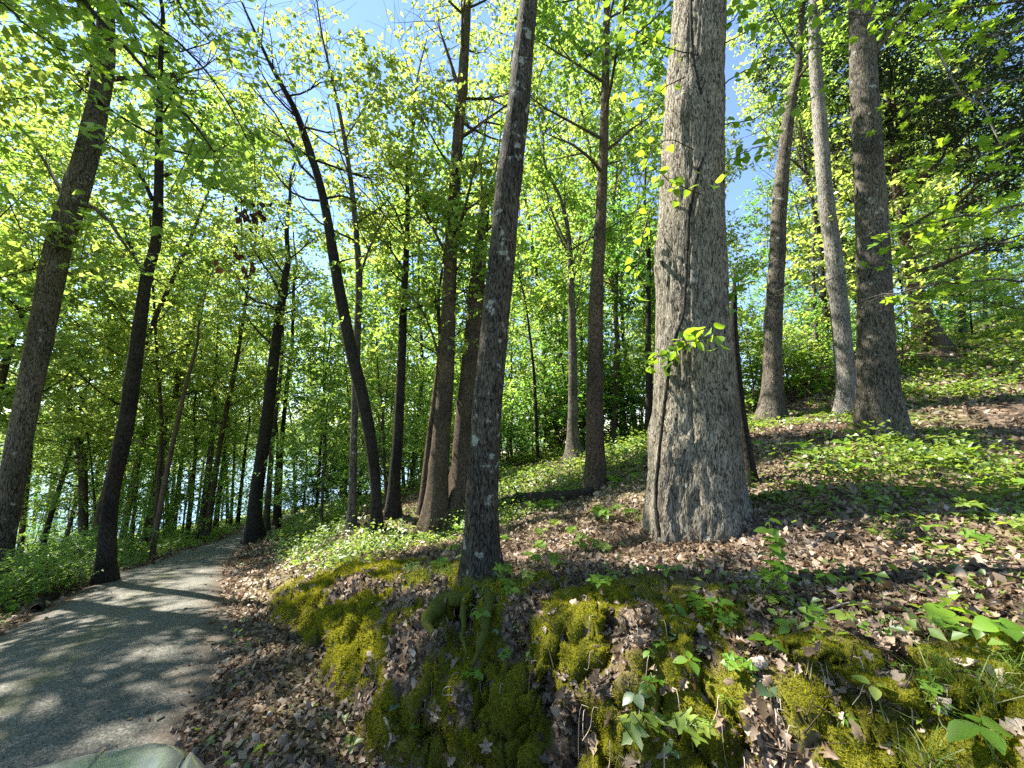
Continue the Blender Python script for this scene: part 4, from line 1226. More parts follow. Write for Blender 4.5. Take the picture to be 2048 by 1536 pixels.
# ---- sprays reaching into the picture from a young maple just outside the right edge
def spray_tree(name, label, base, top, limbs, leaf_size, per, meshes, seed, r0=.06, jitter=.10, bark=B_GREY, dense=0):
    rng = np.random.default_rng(seed)
    root = thing(name, label, 'tree', base)
    P = [np.array(base) - (0, 0, .3)]
    top = np.array(top)
    for k in range(1, 6):
        P.append(np.array(base) + (top - np.array(base)) * k / 5 + rng.normal(0, .05, 3))
    Pr, Rr, _ = resample(P, np.linspace(r0, r0 * .5, 6), 30)
    V, T, Q, mo = trunk_mesh(Pr, Rr, 12, rng, .3, .05, 5, .2, .5)
    obj('trunk', new_mesh('trunk', V - np.array(base), T, Q, True, {'moss': mo}), bark, root)
    mb, lp, lims = MB(), [], []
    for pts, w, leafy in limbs:
        k = int(np.argmin(np.abs(Pr[:, 2] - pts[0][2])))
        A = np.vstack([Pr[k], pts])
        A, R, _ = resample(A, np.linspace(w, w * .3, len(A)), 22)
        A = A + rng.normal(0, .012, A.shape)
        mb.add(*tube(A, R, 6), moss=0.0)
        lims.append((A[5:], w * .5, 1))
        if not leafy:
            continue
        for i in range(7, 22):
            for _ in range(per):
                o = rng.normal(0, 1, 3) * (1, 1, .3)
                L = rng.uniform(.1, .45)
                q = A[i] + unit(o) * L
                mb.add(*tube(np.array([A[i], (A[i] + q) / 2 + (0, 0, .03), q]), np.array([.004, .003, .002]), 3, False), moss=0.0)
                for _ in range(2):
                    lp.append(q + rng.normal(0, jitter * .5, 3) * (1, 1, .6))
    if dense:
        cp = []
        grow(rng, lims, mb, cp, 5.0, (.5, 1.5), dense, .16)
        cp = np.concatenate(cp); cp = cp[gap_keep(cp, rng)]
        Vl, Tl, rn_ = leaf_cloud(cp - np.array(base), .12 * rng.uniform(.7, 1.3, len(cp)), rng)
        tag(obj('crown', new_mesh('crown', Vl, Tl, None, False, {'rnd': rn_}), M_LEAF, root), kind='stuff')
    tag(obj('branches', mb.mesh('branches', True, base), bark, root), kind='stuff')
    lp = np.array(lp); lp = lp[gap_keep(lp, rng)]
    leaf_objs(root, 'leaf', meshes, lp[:290], rng, leaf_size, .55, .35)
    return root

def pl(pix, Y0, Y1):
    return np.array([at(x, y, Y0 + (Y1 - Y0) * k / (len(pix) - 1)) for k, (x, y) in enumerate(pix)])
spray_tree('young_maple', 'young maple reaching low leafy sprays in from the right edge', (6.6, 4.3, gz(6.6, 4.3)), (6.9, 4.4, 9.5),
           [(pl([(2080, 400), (1980, 425), (1880, 440), (1770, 455)], 4.3, 4.2), .018, 1), (pl([(2080, 560), (1980, 560), (1860, 570), (1740, 600)], 4.4, 4.5), .018, 1),
            (pl([(2080, 470), (1900, 500), (1720, 540), (1560, 590)], 4.8, 5.6), .018, 1), (pl([(2080, 250), (1980, 300), (1900, 330), (1820, 330)], 4.6, 4.6), .015, 1)],
           .125, 2, ML, 301)
spray_tree('young_maple', 'young maple behind the first, its high sprays crossing the top right corner', (8.2, 5.6, gz(8.2, 5.6)), (8.3, 5.5, 11),
           [(pl([(2080, 60), (1980, 70), (1860, 80), (1790, 60)], 5.2, 5.2), .02, 1), (pl([(2080, 150), (1960, 180), (1860, 210), (1790, 240)], 5.4, 5.6), .02, 1),
            (pl([(2085, 10), (1960, 10), (1830, 30), (1650, 20)], 5.0, 5.2), .02, 1), (pl([(2060, 620), (1950, 600), (1870, 590), (1800, 610)], 6.0, 6.0), .015, 1)],
           .14, 2, ML, 302)
pb = at(1870, 95, 4.9)
spray_tree('overhanging_maple', 'maple leaning over the lane, its drooping sprays filling the top left', (-6.6, 0.4, gz(-6.6, 0.4)), (-5.8, 1.2, 11),
           [(pl([(90, -60), (180, 20), (280, 130), (370, 230), (430, 300)], 3.9, 4.3), .035, 1), (pl([(150, -80), (300, 40), (420, 150), (500, 290)], 4.2, 5.0), .025, 1),
            (pl([(-40, -40), (40, 40), (110, 90), (200, 130)], 4.2, 4.6), .02, 1), (pl([(280, -120), (350, 0), (420, 80)], 4.2, 4.6), .02, 1)],
           .15, 2, ML, 303, r0=.16, bark=B_BLACK, dense=34)

# ---- dead snag behind the oak, logs and sticks
make_tree('dead_snag', 'dark broken dead stem standing tight against the right side of the massive oak',
          [(1502, 925, 26), (1488, 860, 20), (1478, 780, 18), (1470, 690, 17), (1467, 640, 15), (1468, 592, 13)], B_BLACK, M_LEAF, 90, Y=5.2, top=0, nl=0, flare=.2)
def lying(name, label, cat, pix, r, m, lift=.5, rough=.2, group=None, dz=None):
    P = []
    for k, (x, y) in enumerate(pix):
        g = hit(x, y)
        if dz is not None:
            g = g + np.array([0, 0, dz[k]])
        P.append(g)
    P = np.array(P); b = P[0].copy()
    P[:, 2] += r[0] * lift
    P, R, _ = resample(P, r if len(r) == len(P) else np.linspace(r[0], r[-1], len(P)), 30)
    P = P + rng.normal(0, r[0] * .08, P.shape)
    R = R * (1 + rough * (noise(P * 8, 4) - .5) * 2)
    mb = MB(); V, T, Q = tube(P, R, 10); mb.add(V, T, Q, moss=.25)
    o = obj(name, mb.mesh(name, True, b), m)
    o.location = b
    return tag(o, label, cat, group)
lying('fallen_log', 'rotten dark fallen log lying right of the lichened trunk', 'log', [(985, 1016), (1040, 1005), (1095, 1003), (1140, 999), (1185, 990)], (.15, .07), B_BLACK)
lying('fallen_log', 'long thin fallen log running up the slope to the grey spreading-foot trunk', 'log', [(1030, 968), (1080, 950), (1130, 938), (1180, 922), (1240, 905)], (.07, .05), B_BROWN)
lying('fallen_branch', 'short thick stick lying in the leaves below the massive oak', 'branch', [(1592, 1118), (1620, 1098), (1650, 1074)], (.022, .016), B_DEADW)
lying('fallen_branch', 'bent pale stick at the foot of the mossy bank', 'branch', [(742, 1405), (768, 1438), (782, 1478), (775, 1505), (762, 1530)], (.012, .007), M_PALE_TWIG, lift=1.5)
lying('fallen_branch', 'thin dark twig rising along the mossy bank left of the hollow', 'branch', [(740, 1450), (790, 1400), (850, 1340), (880, 1300)], (.006, .004), M_TWIG, lift=3)
lying('fallen_branch', 'pale broken twig lying on the leaves at the lower right', 'branch', [(1610, 1262), (1650, 1268), (1672, 1276)], (.010, .007), M_PALE_TWIG, lift=2)
lying('fallen_branch', 'thin pale stick among the leaves right of the tall herb', 'branch', [(1655, 1225), (1700, 1210), (1760, 1215)], (.007, .004), M_PALE_TWIG, lift=2)
lying('fallen_branch', 'curved twig lying across the leaf litter left of the tall herb', 'branch', [(1690, 1110), (1720, 1130), (1745, 1140)], (.007, .004), M_TWIG, lift=2)
lying('fallen_log', 'small dark log in the undergrowth left of the lane', 'log', [(70, 1225), (90, 1208), (110, 1195)], (.07, .05), B_BLACK)
lying('wooden_stub', 'short pale sawn stub poking out of the mossy bank', 'stub', [(1500, 1347), (1515, 1340), (1527, 1335)], (.026, .024), M_PALE_TWIG, lift=1.2)
# standing dry branch by the broad right trunk
db = hit(1660, 880)
dry = thing('dry_branch', 'bare pale forked branch leaning beside the broad right-hand trunk', 'branch', db)
for pix, w in (([(1660, 882), (1670, 850), (1690, 815), (1712, 808)], .010), ([(1672, 846), (1655, 830), (1642, 838), (1628, 850)], .006), ([(1690, 816), (1698, 800), (1701, 788)], .006), ([(1648, 836), (1646, 855), (1656, 878)], .006)):
    P = pl(pix, db[1] - .05, db[1] + .1)
    P, R, _ = resample(P, np.linspace(w, w * .5, len(P)), 14)
    mb = MB(); mb.add(*tube(P, R, 6)); obj('twig', mb.mesh('twig', True, db), M_PALE_TWIG, dry)
# pale bare branch hanging at upper right
P = pl([(1872, 95), (1895, 140), (1925, 190), (1965, 212), (1985, 255), (2000, 285), (2016, 300)], 4.8, 4.7)
P, R, _ = resample(P, np.linspace(.014, .006, len(P)), 30)
mb = MB(); mb.add(*tube(P, R, 7), moss=0.); o = obj('hanging_branch', mb.mesh('hanging_branch', True, P[0]), B_DEADW); o.location = P[0]
tag(o, 'crooked pale dead branch hanging before the cedar at upper right', 'branch')
# withered brown leaf clusters
for (x, y, n, lab) in ((505, 425, 36, 'upper cluster of withered brown leaves hanging above the lane'), (478, 515, 22, 'lower cluster of withered brown leaves hanging above the lane')):
    c = at(x, y, 8.0)
    root = thing('withered_cluster', lab, 'leaf cluster', c)
    mb = MB()
    A = np.array([c + (-.1, 0, 1.6), c + (0, 0, .7), c + (.05, 0, .1), c + (.2, 0, -.2)])
    mb.add(*tube(A, np.array([.012, .01, .007, .004]), 5))
    obj('twig', mb.mesh('twig', True, c), M_TWIG, root)
    me = recolour(OL, M_BROWN)
    leaf_objs(root, 'leaf', me, [c + rng.normal(0, 1, 3) * (.2, .15, .17) for _ in range(n)], rng, .15, 1.2, 1.2)
# mossy roots of the lichened tree
M_ROOT = bark_mat('mossy_root', (.02, .018, .01), (.06, .055, .02), (.10, .09, .04), scale=1.2)
for pix, r in (([(955, 1160), (930, 1192), (893, 1203), (866, 1222), (858, 1252), (868, 1275)], (.10, .07, .06, .065, .045, .012)), ([(978, 1165), (976, 1215), (962, 1275), (944, 1330)], (.08, .04, .03, .012)),
               ([(945, 1170), (930, 1220), (925, 1270), (930, 1310)], (.06, .028, .02, .008)), ([(992, 1158), (1020, 1168), (1045, 1172)], (.05, .03, .012))):
    P = []
    for k, (x, y) in enumerate(pix):
        g = hit(x, y)
        Yk = min(g[1], 4.0 - .10 * k) - .02 if k else 3.95
        P.append(at(x, y, Yk))
    P, R, _ = resample(P, r, 28)
    P = P + (np.stack([fbm(P * 7, 2, 8), fbm(P * 7, 2, 28), fbm(P * 7, 2, 38)], -1) - .5) * .07
    R = R * (1 + .9 * (fbm(P * 14, 2, 8) - .5))
    mb = MB(); mb.add(*tube(P, R, 14), moss=.75)
    obj('root', mb.mesh('root', True, R17[0].location), M_ROOT, R17[0])

# ------------------------------------------------------------------ scatter on the sheet
def sample_ground(n, weight, rng):
    A, B, C, D = (GV.reshape(-1, 3)[GQ[:, k]] for k in range(4))
    ar = np.linalg.norm(np.cross(C - A, D - B), axis=1) / 2
    c = (A + C) / 2
    r = np.linalg.norm(c - CAM, axis=1)
    w = ar * weight(c[:, 0], c[:, 1], r, GD.ravel()[GQ[:, 0]], GMOSS.ravel()[GQ[:, 0]])
    ang = np.degrees(np.arctan2(c[:, 0], c[:, 1]))
    w = w * (np.abs(ang) < 63) * (c[:, 1] > .6)
    cs = np.cumsum(w)
    k = np.searchsorted(cs, rng.uniform(0, cs[-1], n))
    u, v = rng.uniform(0, 1, (n, 1)), rng.uniform(0, 1, (n, 1))
    P = (1 - u) * (1 - v) * A[k] + u * (1 - v) * B[k] + u * v * C[k] + (1 - u) * v * D[k]
    N = GN.reshape(-1, 3)[GQ[k, 0]]
    return P, unit(N), r[k], GD.ravel()[GQ[k, 0]], GMOSS.ravel()[GQ[k, 0]]

def curled(P, N, S, rng, up=.018, tilt=.42, curl=.7):
    """dry leaves: two quads each, curled along the length"""
    n = len(P)
    Nn = unit(N + rng.normal(0, tilt, (n, 3)))
    a = rng.normal(0, 1, (n, 3))
    D = unit(a - (a * Nn).sum(1)[:, None] * Nn)
    B = np.cross(Nn, D)
    S = S[:, None]
    w = S * rng.uniform(.22, .42, (n, 1))
    c1 = rng.normal(0, curl, (n, 1)); c2 = rng.normal(.1, curl, (n, 1)); c3 = rng.normal(0, curl, (n, 1))
    o = P + N * (up * rng.uniform(.2, 1.6, (n, 1)))
    V = np.stack([o - D * S * .5 + Nn * S * c1 * .5 + B * w * .12, o - D * S * .5 + Nn * S * c1 * .5 - B * w * .12,
                  o + B * w + Nn * S * np.abs(c2) * .4, o - B * w + Nn * S * np.abs(c2) * .4,
                  o + D * S * .5 + Nn * S * c3 * .5 + B * w * .2, o + D * S * .5 + Nn * S * c3 * .5 - B * w * .2], 1).reshape(-1, 3)
    k = np.arange(n)[:, None] * 6
    Q = np.concatenate([k + np.array([[0, 1, 3, 2]]), k + np.array([[2, 3, 5, 4]])])
    return V, Q, np.repeat(rng.uniform(0, 1, n), 6)

def w_litter(x, y, r, d, moss):
    rd = road_dist(x, y)
    w = np.where(d > 0, 1.0, np.where(rd < ROAD_W * .7, .035, np.where(rd < ROAD_W * 1.0, .16, np.where(rd < ROAD_W * 1.3, .6, 1.0))))
    left = (seg_dist(x, y, ROAD) < 0) & (rd > ROAD_W)
    w = np.where(left, .75 * (1 - .7 * sstep(1.8, 3.5, rd)), w)
    w = w * (1 - .95 * sstep(.05, .5, moss))
    w = w * (.35 + .65 * sstep(.3, .5, n2(x, y, .9, 91)))
    w = w * np.where((d > .05) & (d < .75) & (r < 5), .6, 1.0)
    return w / np.maximum(r, 1.5) ** 1.55 * (r < 32)
rng = np.random.default_rng(400)
P, N, r, d, mo = sample_ground(130000, w_litter, rng)
S = (.014 + .062 * rng.uniform(0, 1, len(P)) ** 1.3) * (1 + 1.3 * sstep(4, 18, r))
LOB = [(0, .02), (.14, .10), (.28, .22), (.40, .11), (.58, .27), (.74, .12), (.86, .15), (1, 0)]
def lobed(P, N, S, rng, up):
    o_ = np.array(LOB); m = len(o_)
    x = np.r_[o_[:, 0], o_[:, 0], o_[:, 0]] - .5
    y = np.r_[o_[:, 1], 0 * o_[:, 1], -o_[:, 1]]
    q = []
    for k in range(m - 1):
        q += [(m + k, m + k + 1, k + 1, k), (2 * m + k, 2 * m + k + 1, m + k + 1, m + k)]
    q = np.array(q)
    n = len(P)
    Nn = unit(N + rng.normal(0, .38, (n, 3)))
    a = rng.normal(0, 1, (n, 3)); D = unit(a - (a * Nn).sum(1)[:, None] * Nn); B = np.cross(Nn, D)
    wid = rng.uniform(.7, 1.5, (n, 1)); cu = rng.normal(.2, .9, (n, 1)); fo = rng.normal(.3, .7, (n, 1)); tw = rng.normal(0, .8, (n, 1))
    z = cu * x[None] ** 2 + fo * np.abs(y)[None] * wid + tw * (x * y)[None] - .06
    base = P + N * (up * rng.uniform(.2, 1.7, (n, 1)))
    S = S[:, None, None]
    V = base[:, None] + S * (x[None, :, None] * D[:, None] + (y[None] * wid)[..., None] * B[:, None] + z[..., None] * Nn[:, None])
    Q = (np.arange(n)[:, None, None] * (3 * m) + q[None]).reshape(-1, 4)
    return V.reshape(-1, 3), Q, np.repeat(rng.uniform(0, 1, n), 3 * m)
near = (r < 3.7) & (P[:, 1] > .9)

Va, Qa, ra_ = lobed(P[near], N[near], S[near] * 1.35, rng, .02)
Vb, Qb, rb_ = curled(P[~near], N[~near], S[~near], rng)
V, Q, rn = np.vstack([Va, Vb]), np.vstack([Qa, Qb + len(Va)]), np.r_[ra_, rb_]
rn = np.clip(rn * .75 + 1.1 * (n2(V[:, 0], V[:, 1], 1.7, 95, 3) - .42), 0, 1)
tag(obj('leaf_litter', new_mesh('leaf_litter', V, None, Q, False, {'rnd': rn}), M_DEAD), 'brown curled dead leaves carpeting the forest floor and lane margins', 'leaf litter', None, 'stuff')

# the nearest and largest fallen leaves, one by one
DL = [outline_leaf('dead_oak_leaf', OAKL, .35, -.25, .3), outline_leaf('dead_oak_leaf', OAKL, -.3, .4, .6), outline_leaf('dead_oak_leaf', OAKL, .6, .3, .85), outline_leaf('dead_maple_leaf', MAPLE, .3, -.3, .75), outline_leaf('dead_ovate_leaf', OVATE, .5, .4, .5), outline_leaf('dead_ovate_leaf', OVATE, -.4, -.4, .95)]
for me in DL:
    me.materials.append(M_DEAD)
P, N, r, d, mo = sample_ground(240, lambda x, y, r, d, m: w_litter(x, y, r, d, m) * (r < 3.9) * (r > 1.7) * (road_dist(x, y) > .95), rng)
for i in range(len(P)):
    o = bpy.data.objects.new('fallen_leaf', DL[i % len(DL)]); COL.objects.link(o)
    M = rot_to(N[i] + rng.normal(0, .35, 3), rng.normal(0, 1, 3)).to_4x4()
    s = rng.uniform(.05, .10)
    o.matrix_world = Matrix.Translation(Vector(P[i] + N[i] * .035)) @ M @ Matrix.Diagonal((s, s, s, 1))
    tag(o, 'single dry brown leaf lying on the litter in the foreground', 'fallen leaf', 'dry leaves lying in the foreground')

# moss
def w_moss(x, y, r, d, moss):
    return sstep(.25, .6, moss) / np.maximum(r, 1.4) ** 1.6
P, N, r, d, mo = sample_ground(190000, w_moss, rng)
h = rng.uniform(.008, .024, len(P)) * np.clip(r / 2.6, .7, 2.5)
dirv = unit(N + rng.normal(0, .55, P.shape) + np.array([0, 0, .15]))
a = rng.normal(0, 1, P.shape); side = unit(np.cross(dirv, a))
w = (.0032 * np.clip(r / 2.6, .7, 2.5))[:, None]
V = np.stack([P - side * w - N * .004, P + side * w - N * .004, P + dirv * h[:, None]], 1).reshape(-1, 3)
T = np.arange(len(P) * 3).reshape(-1, 3)
rn = np.repeat(np.clip(.75 * fbm(P * 5, 2, 19) + .4 * rng.uniform(0, 1, len(P)) - .1, 0, 1), 3)
tag(obj('moss', new_mesh('moss', V, T, None, False, {'rnd': rn}), M_MOSS), 'olive and yellow-green moss cushions covering the cut bank', 'moss', None, 'stuff')

# green herb layer
def w_herb(x, y, r, d, moss):
    rd = road_dist(x, y)
    pat = n2(x, y, .45, 131, 3)
    hill = sstep(.43, .56, pat) * (.10 + .90 * sstep(4.2, 7.0, r)) * sstep(.5, 1.2, d)
    left = sstep(1.15, 1.9, rd) * (.3 + .7 * sstep(.35, .55, pat))
    w = np.where(d > 0, hill, np.where(seg_dist(x, y, ROAD) < 0, left, .03 * sstep(1.2, 1.6, rd)))
    return w * (1 - .8 * moss) / np.maximum(r, 1.5) ** 1.35 * (r < 55)
P, N, r, d, mo = sample_ground(38000, w_herb, rng)
k = 5
PP = np.repeat(P, k, 0) + rng.normal(0, .05, (len(P) * k, 3)) * (1, 1, 0) * np.repeat(1 + r / 14, k)[:, None]
hh = rng.uniform(.02, .20, len(PP)) * (.25 + 2.2 * sstep(.4, .75, n2(PP[:, 0], PP[:, 1], .9, 141))) * np.repeat(rng.uniform(.5, 1.2, len(P)), k)
PP[:, 2] += hh
S = rng.uniform(.025, .085, len(PP)) * np.repeat(rng.uniform(.6, 1.3, len(P)) * (1 + 1.3 * sstep(5, 22, r)), k)
V, T, rn = leaf_cloud(PP, S, rng, tilt=.45, asp=.7, droop=.1)
tag(obj('ground_cover', new_mesh('ground_cover', V, T, None, False, {'rnd': rn}), M_HERB), 'low green woodland herbs spreading over slope and lane side', 'ground cover', None, 'stuff')

# grass tufts and hanging rootlets on the bank
def w_grass(x, y, r, d, moss):
    return np.where(d > .2, sstep(.60, .68, n2(x, y, 1.1, 151)), 0) / np.maximum(r, 1.5) ** 1.4 * (r < 12)
P, N, r, d, mo = sample_ground(230, w_grass, rng)
mbV, n = [], 14
PP = np.repeat(P, n, 0) + rng.normal(0, .02, (len(P) * n, 3)) * (1, 1, 0)
D = np.c_[rng.normal(0, .5, (len(PP), 2)), np.ones(len(PP))]; D = unit(D)
L = rng.uniform(.08, .24, len(PP))[:, None]
sd2 = unit(np.cross(D, rng.normal(0, 1, D.shape)))
bend = D * (1, 1, 0) * .6 - np.array([0, 0, .25])
V = np.stack([PP - sd2 * .002, PP + sd2 * .002, PP + D * L * .6 - sd2 * .0016, PP + D * L * .6 + sd2 * .0016, PP + (D + bend) * L], 1).reshape(-1, 3)
k = np.arange(len(PP))[:, None] * 5
T = np.concatenate([k + np.array([[0, 1, 3]]), k + np.array([[0, 3, 2]]), k + np.array([[2, 3, 4]])])
tag(obj('grass', new_mesh('grass', V, T, None, False, {'rnd': np.repeat(rng.uniform(0, 1, len(PP)), 5)}), M_GRASS), 'fine grass tufts scattered over the slope and bank top', 'grass', None, 'stuff')

# ---- seedlings, each with its stem and leaves
def seedling(name, label, px, py, H, n, size, meshes, seed, group=None, whorl=True, g=None, tilt=.25, cat='seedling', lean=(0, 0)):
    rng = np.random.default_rng(seed)
    g = hit(px, py) if g is None else g
    root = thing(name, label, cat, g, group)
    top = g + np.array([lean[0] + rng.normal(0, .02), lean[1] + rng.normal(0, .02), H])
    mid = (g + top) / 2 + np.append(rng.normal(0, .01, 2), 0)
    S = np.array([g - (0, 0, .03), mid, top])
    mb = MB(); mb.add(*tube(S, np.array([.004, .003, .002]), 4))
    obj('stem', mb.mesh('stem', True, g), M_STEM, root)
    if whorl:
        a0 = rng.uniform(0, 6.28)
        yaw = [a0 + 6.28 * i / n + rng.uniform(-.3, .3) for i in range(n)]
        P = [top + np.array([math.cos(y), math.sin(y), 0]) * .012 for y in yaw]
    else:
        yaw = [i * 2.6 + rng.uniform(-.4, .4) for i in range(n)]
        P = [S[0] + (top - S[0]) * (.3 + .7 * i / n) for i in range(n)]
    leaf_objs(root, 'leaf', meshes, P, rng, size, tilt, .15, yaw=yaw)
    return root
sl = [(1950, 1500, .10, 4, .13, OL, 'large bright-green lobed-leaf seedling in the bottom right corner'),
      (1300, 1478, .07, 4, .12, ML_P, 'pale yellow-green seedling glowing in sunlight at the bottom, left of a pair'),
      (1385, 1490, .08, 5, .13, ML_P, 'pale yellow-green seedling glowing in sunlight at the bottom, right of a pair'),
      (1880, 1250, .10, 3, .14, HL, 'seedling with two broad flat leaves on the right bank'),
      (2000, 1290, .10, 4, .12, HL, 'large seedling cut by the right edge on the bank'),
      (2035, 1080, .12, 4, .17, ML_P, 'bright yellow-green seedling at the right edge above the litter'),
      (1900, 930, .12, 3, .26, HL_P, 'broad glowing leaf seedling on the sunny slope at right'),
      (1770, 1430, .10, 3, .08, OL_P, 'thin plant with three small pale oval leaves over the dark gap'),
      (935, 1358, .06, 5, .07, ML, 'small fresh seedling on the moss below the hollow'),
      (1110, 1150, .16, 6, .10, ML, 'leafy seedling right of the lichened trunk'),
      (1200, 1195, .14, 6, .10, ML, 'leafy seedling left of the golden moss hump'),
      (1020, 1205, .10, 5, .08, OL, 'small seedling at the foot of the lichened trunk'),
      (960, 1240, .06, 4, .07, OL, 'small seedling tucked between mossy roots'),
      (1640, 1265, .10, 5, .08, ML, 'five-leaved creeper seedling below the thick stick'),
      (1905, 1285, .09, 5, .08, ML, 'five-leaved creeper seedling under the broad flat leaves'),
      (1650, 1175, .10, 5, .08, OL, 'small five-leaved seedling beside the short thick stick'),
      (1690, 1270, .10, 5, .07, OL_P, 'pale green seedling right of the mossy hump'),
      (1385, 1345, .06, 4, .07, OL, 'small seedling on the dark moss in the middle of the bank'),
      (1310, 1398, .07, 4, .06, OL, 'tiny seedling on the dark moss above the pale pair'),
      (1480, 1360, .08, 6, .07, ML, 'seedling beside the pale sawn stub'),
      (1270, 1265, .03, 4, .075, OL_G, 'grey-green leathery rosette high on the moss'),
      (1350, 1285, .03, 4, .07, OL_G, 'grey-green leathery rosette right of the first on the moss'),
      (1270, 1395, .03, 5, .085, OL_G, 'grey-green leathery rosette low on the moss'),
      (840, 1330, .04, 5, .10, OL_G, 'grey-green leathery rosette at the left side of the hollow'),
      (800, 1420, .04, 4, .08, OL_G, 'grey-green leathery rosette near the bank foot'),
      (1550, 1400, .05, 3, .10, OL_G, 'plant with one grey-green pointed leaf below the sawn stub')]
for i, (x, y, H, n, s, me, lab) in enumerate(sl):
    seedling('woodland_seedling', lab, x, y, H, n, s, me, 500 + i)
# tall herbs by the oak
for i, (x, y, H, lab) in enumerate(((1545, 1190, .52, 'tallest leafy herb standing right of the massive oak foot'), (1562, 1175, .40, 'second tall herb beside the tallest one right of the oak foot'), (1500, 1010, .40, 'tall herb against the right root of the massive oak'), (1572, 1205, .28, 'shorter herb in front of the two tall ones'))):
    seedling('tall_herb', lab, x, y, H, 18, .085, LL + OL, 560 + i, None, False, cat='herb')
P, N, r, d, mo = sample_ground(130, lambda x, y, r, d, m: np.where(d > .9, 1.0, 0) * sstep(.35, .6, n2(x, y, .8, 171)) / r ** 1.4 * (r < 8.5) * (r > 2), rng)
for i in range(len(P)):
    s = .03 + .013 * r[i]
    seedling('woodland_seedling', 'small green seedling scattered over the leafy slope', 0, 0, rng.uniform(.05, .16), int(rng.integers(4, 7)), s * rng.uniform(.8, 1.2), [ML, OL, ML_P, OL][i % 4], 600 + i, 'small seedlings scattered over the slope', g=P[i])
P, N, r, d, mo = sample_ground(70, lambda x, y, r, d, m: np.where((d > .1) & (d < 1.3), 1.0, 0) / r ** 1.6 * (r < 4.2) * (r > 1.9), rng)
for i in range(len(P)):
    seedling('bank_plant', 'tiny green plant growing on the mossy cut bank', 0, 0, rng.uniform(.03, .09), int(rng.integers(4, 8)), rng.uniform(.028, .05), [OL, ML, OL_G, LL][i % 4], 900 + i, 'tiny plants on the mossy bank', g=P[i], whorl=bool(i % 2), cat='plant', lean=(rng.normal(0, .03), -.04))
P, N, r, d, mo = sample_ground(260, lambda x, y, r, d, m: np.where((d > .25) & (d < 1.1), 1.0, 0) / r ** 1.6 * (r < 4.5), rng)
mb = MB()
for i in range(len(P)):
    L_ = rng.uniform(.06, .26)
    q = P[i] + N[i] * .015
    o_ = np.array([N[i][0], N[i][1], 0]) + rng.normal(0, .5, 3) * (1, 1, 0)
    A = np.array([q, q + unit(o_) * .04 + (0, 0, .01), q + unit(o_) * .06 - (0, 0, L_ * .5), q + unit(o_) * .07 + rng.normal(0, .03, 3) - (0, 0, L_)])
    A, R_, _ = resample(A, [.0022, .002, .0016, .001], 8)
    mb.add(*tube(A, R_ * rng.uniform(.6, 1.5), 3, False))
tag(obj('rootlets', mb.mesh('rootlets', True), M_PALE_TWIG), 'thin pale rootlets and dry stems hanging over the mossy bank', 'rootlets', None, 'stuff')
P, N, r, d, mo = sample_ground(1500, lambda x, y, r, d, m: np.where((d > .4) | (road_dist(x, y) > .5), 1.0, .0) / r ** 1.6 * (r < 9), rng)
mb = MB()
for i in range(len(P)):
    L_ = rng.uniform(.04, .22)
    a = rng.normal(0, 1, 3); D_ = unit(a - (a @ N[i]) * N[i])
    q = P[i] + N[i] * .02
    A = np.array([q - D_ * L_ / 2, q + rng.normal(0, .008, 3), q + D_ * L_ / 2 + N[i] * rng.uniform(0, .03)])
    mb.add(*tube(A, np.array([.0035, .003, .0015]) * rng.uniform(.5, 1.5), 3, False))
tag(obj('twig_litter', mb.mesh('twig_litter', True), M_TWIG), 'small broken twigs strewn through the leaf litter', 'twig litter', None, 'stuff')
P, N, r, d, mo = sample_ground(60, lambda x, y, r, d, m: np.where(seg_dist(x, y, ROAD) < -1.3, 1.0, 0) / r ** 1.2 * (r < 11), rng)
for i in range(len(P)):
    seedling('woodland_seedling', 'small leafy seedling on the verge left of the lane', 0, 0, rng.uniform(.12, .4), int(rng.integers(6, 11)), .10 * rng.uniform(.8, 1.2), [ML, OL][i % 2], 800 + i, 'seedlings on the verge left of the lane', g=P[i], whorl=False)

# ------------------------------------------------------------------ the silver car whose bonnet corner shows at the bottom left
M_PAINT = simple('silver_paint', (.50, .52, .46), .2, .6, .5, .6, .08, 6)
M_GAP = simple('black_rubber', (.012, .012, .012), .7)
M_GLASS = simple('tinted_glass', (.02, .025, .025), .05, 0, .6)
M_LAMP = simple('headlight_lens', (.6, .62, .62), .06, .3, .6, 1)
M_RIM = simple('wheel_rim', (.45, .45, .46), .3, .9)
phi = .45
Rz = np.array([[math.cos(phi), -math.sin(phi)], [math.sin(phi), math.cos(phi)]])
corner = np.array([-1.19, 1.69])
org = corner - Rz @ np.array([.60, -.06])
car = thing('parked_car', 'silver car whose bonnet corner shows at the bottom left of the lane', 'car', (org[0], org[1], .135))
car.rotation_euler = (0, 0, phi)
def shell(name, x0, x1, y0, y1, zf, nx=24, ny=30, m=M_PAINT, parent=car):
    X, Y = np.meshgrid(np.linspace(x0, x1, nx), np.linspace(y0, y1, ny), indexing='ij')
    Z = zf(X, Y)
    X2, Y2, Z2 = X, Y, Z
    V = np.stack([X2, Y2, Z2], -1).reshape(-1, 3)
    i = np.arange(nx - 1)[:, None] * ny + np.arange(ny - 1)[None]
    Q = np.stack([i, i + ny, i + ny + 1, i + 1], -1).reshape(-1, 4)
    # a second skin below gives the panel its thickness
    n = len(V)
    V = np.vstack([V, V - (0, 0, .02)])
    rim = list(range(0, ny)) + [k * ny + ny - 1 for k in range(1, nx)] + [(nx - 1) * ny + k for k in range(ny - 2, -1, -1)] + [k * ny for k in range(nx - 2, 0, -1)]
    W = [(rim[k], rim[(k + 1) % len(rim)], rim[(k + 1) % len(rim)] + n, rim[k] + n) for k in range(len(rim))]
    me = new_mesh(name, V, None, np.vstack([Q, Q[:, ::-1] + n, np.array(W)]), True)
    return obj(name, me, m, parent)
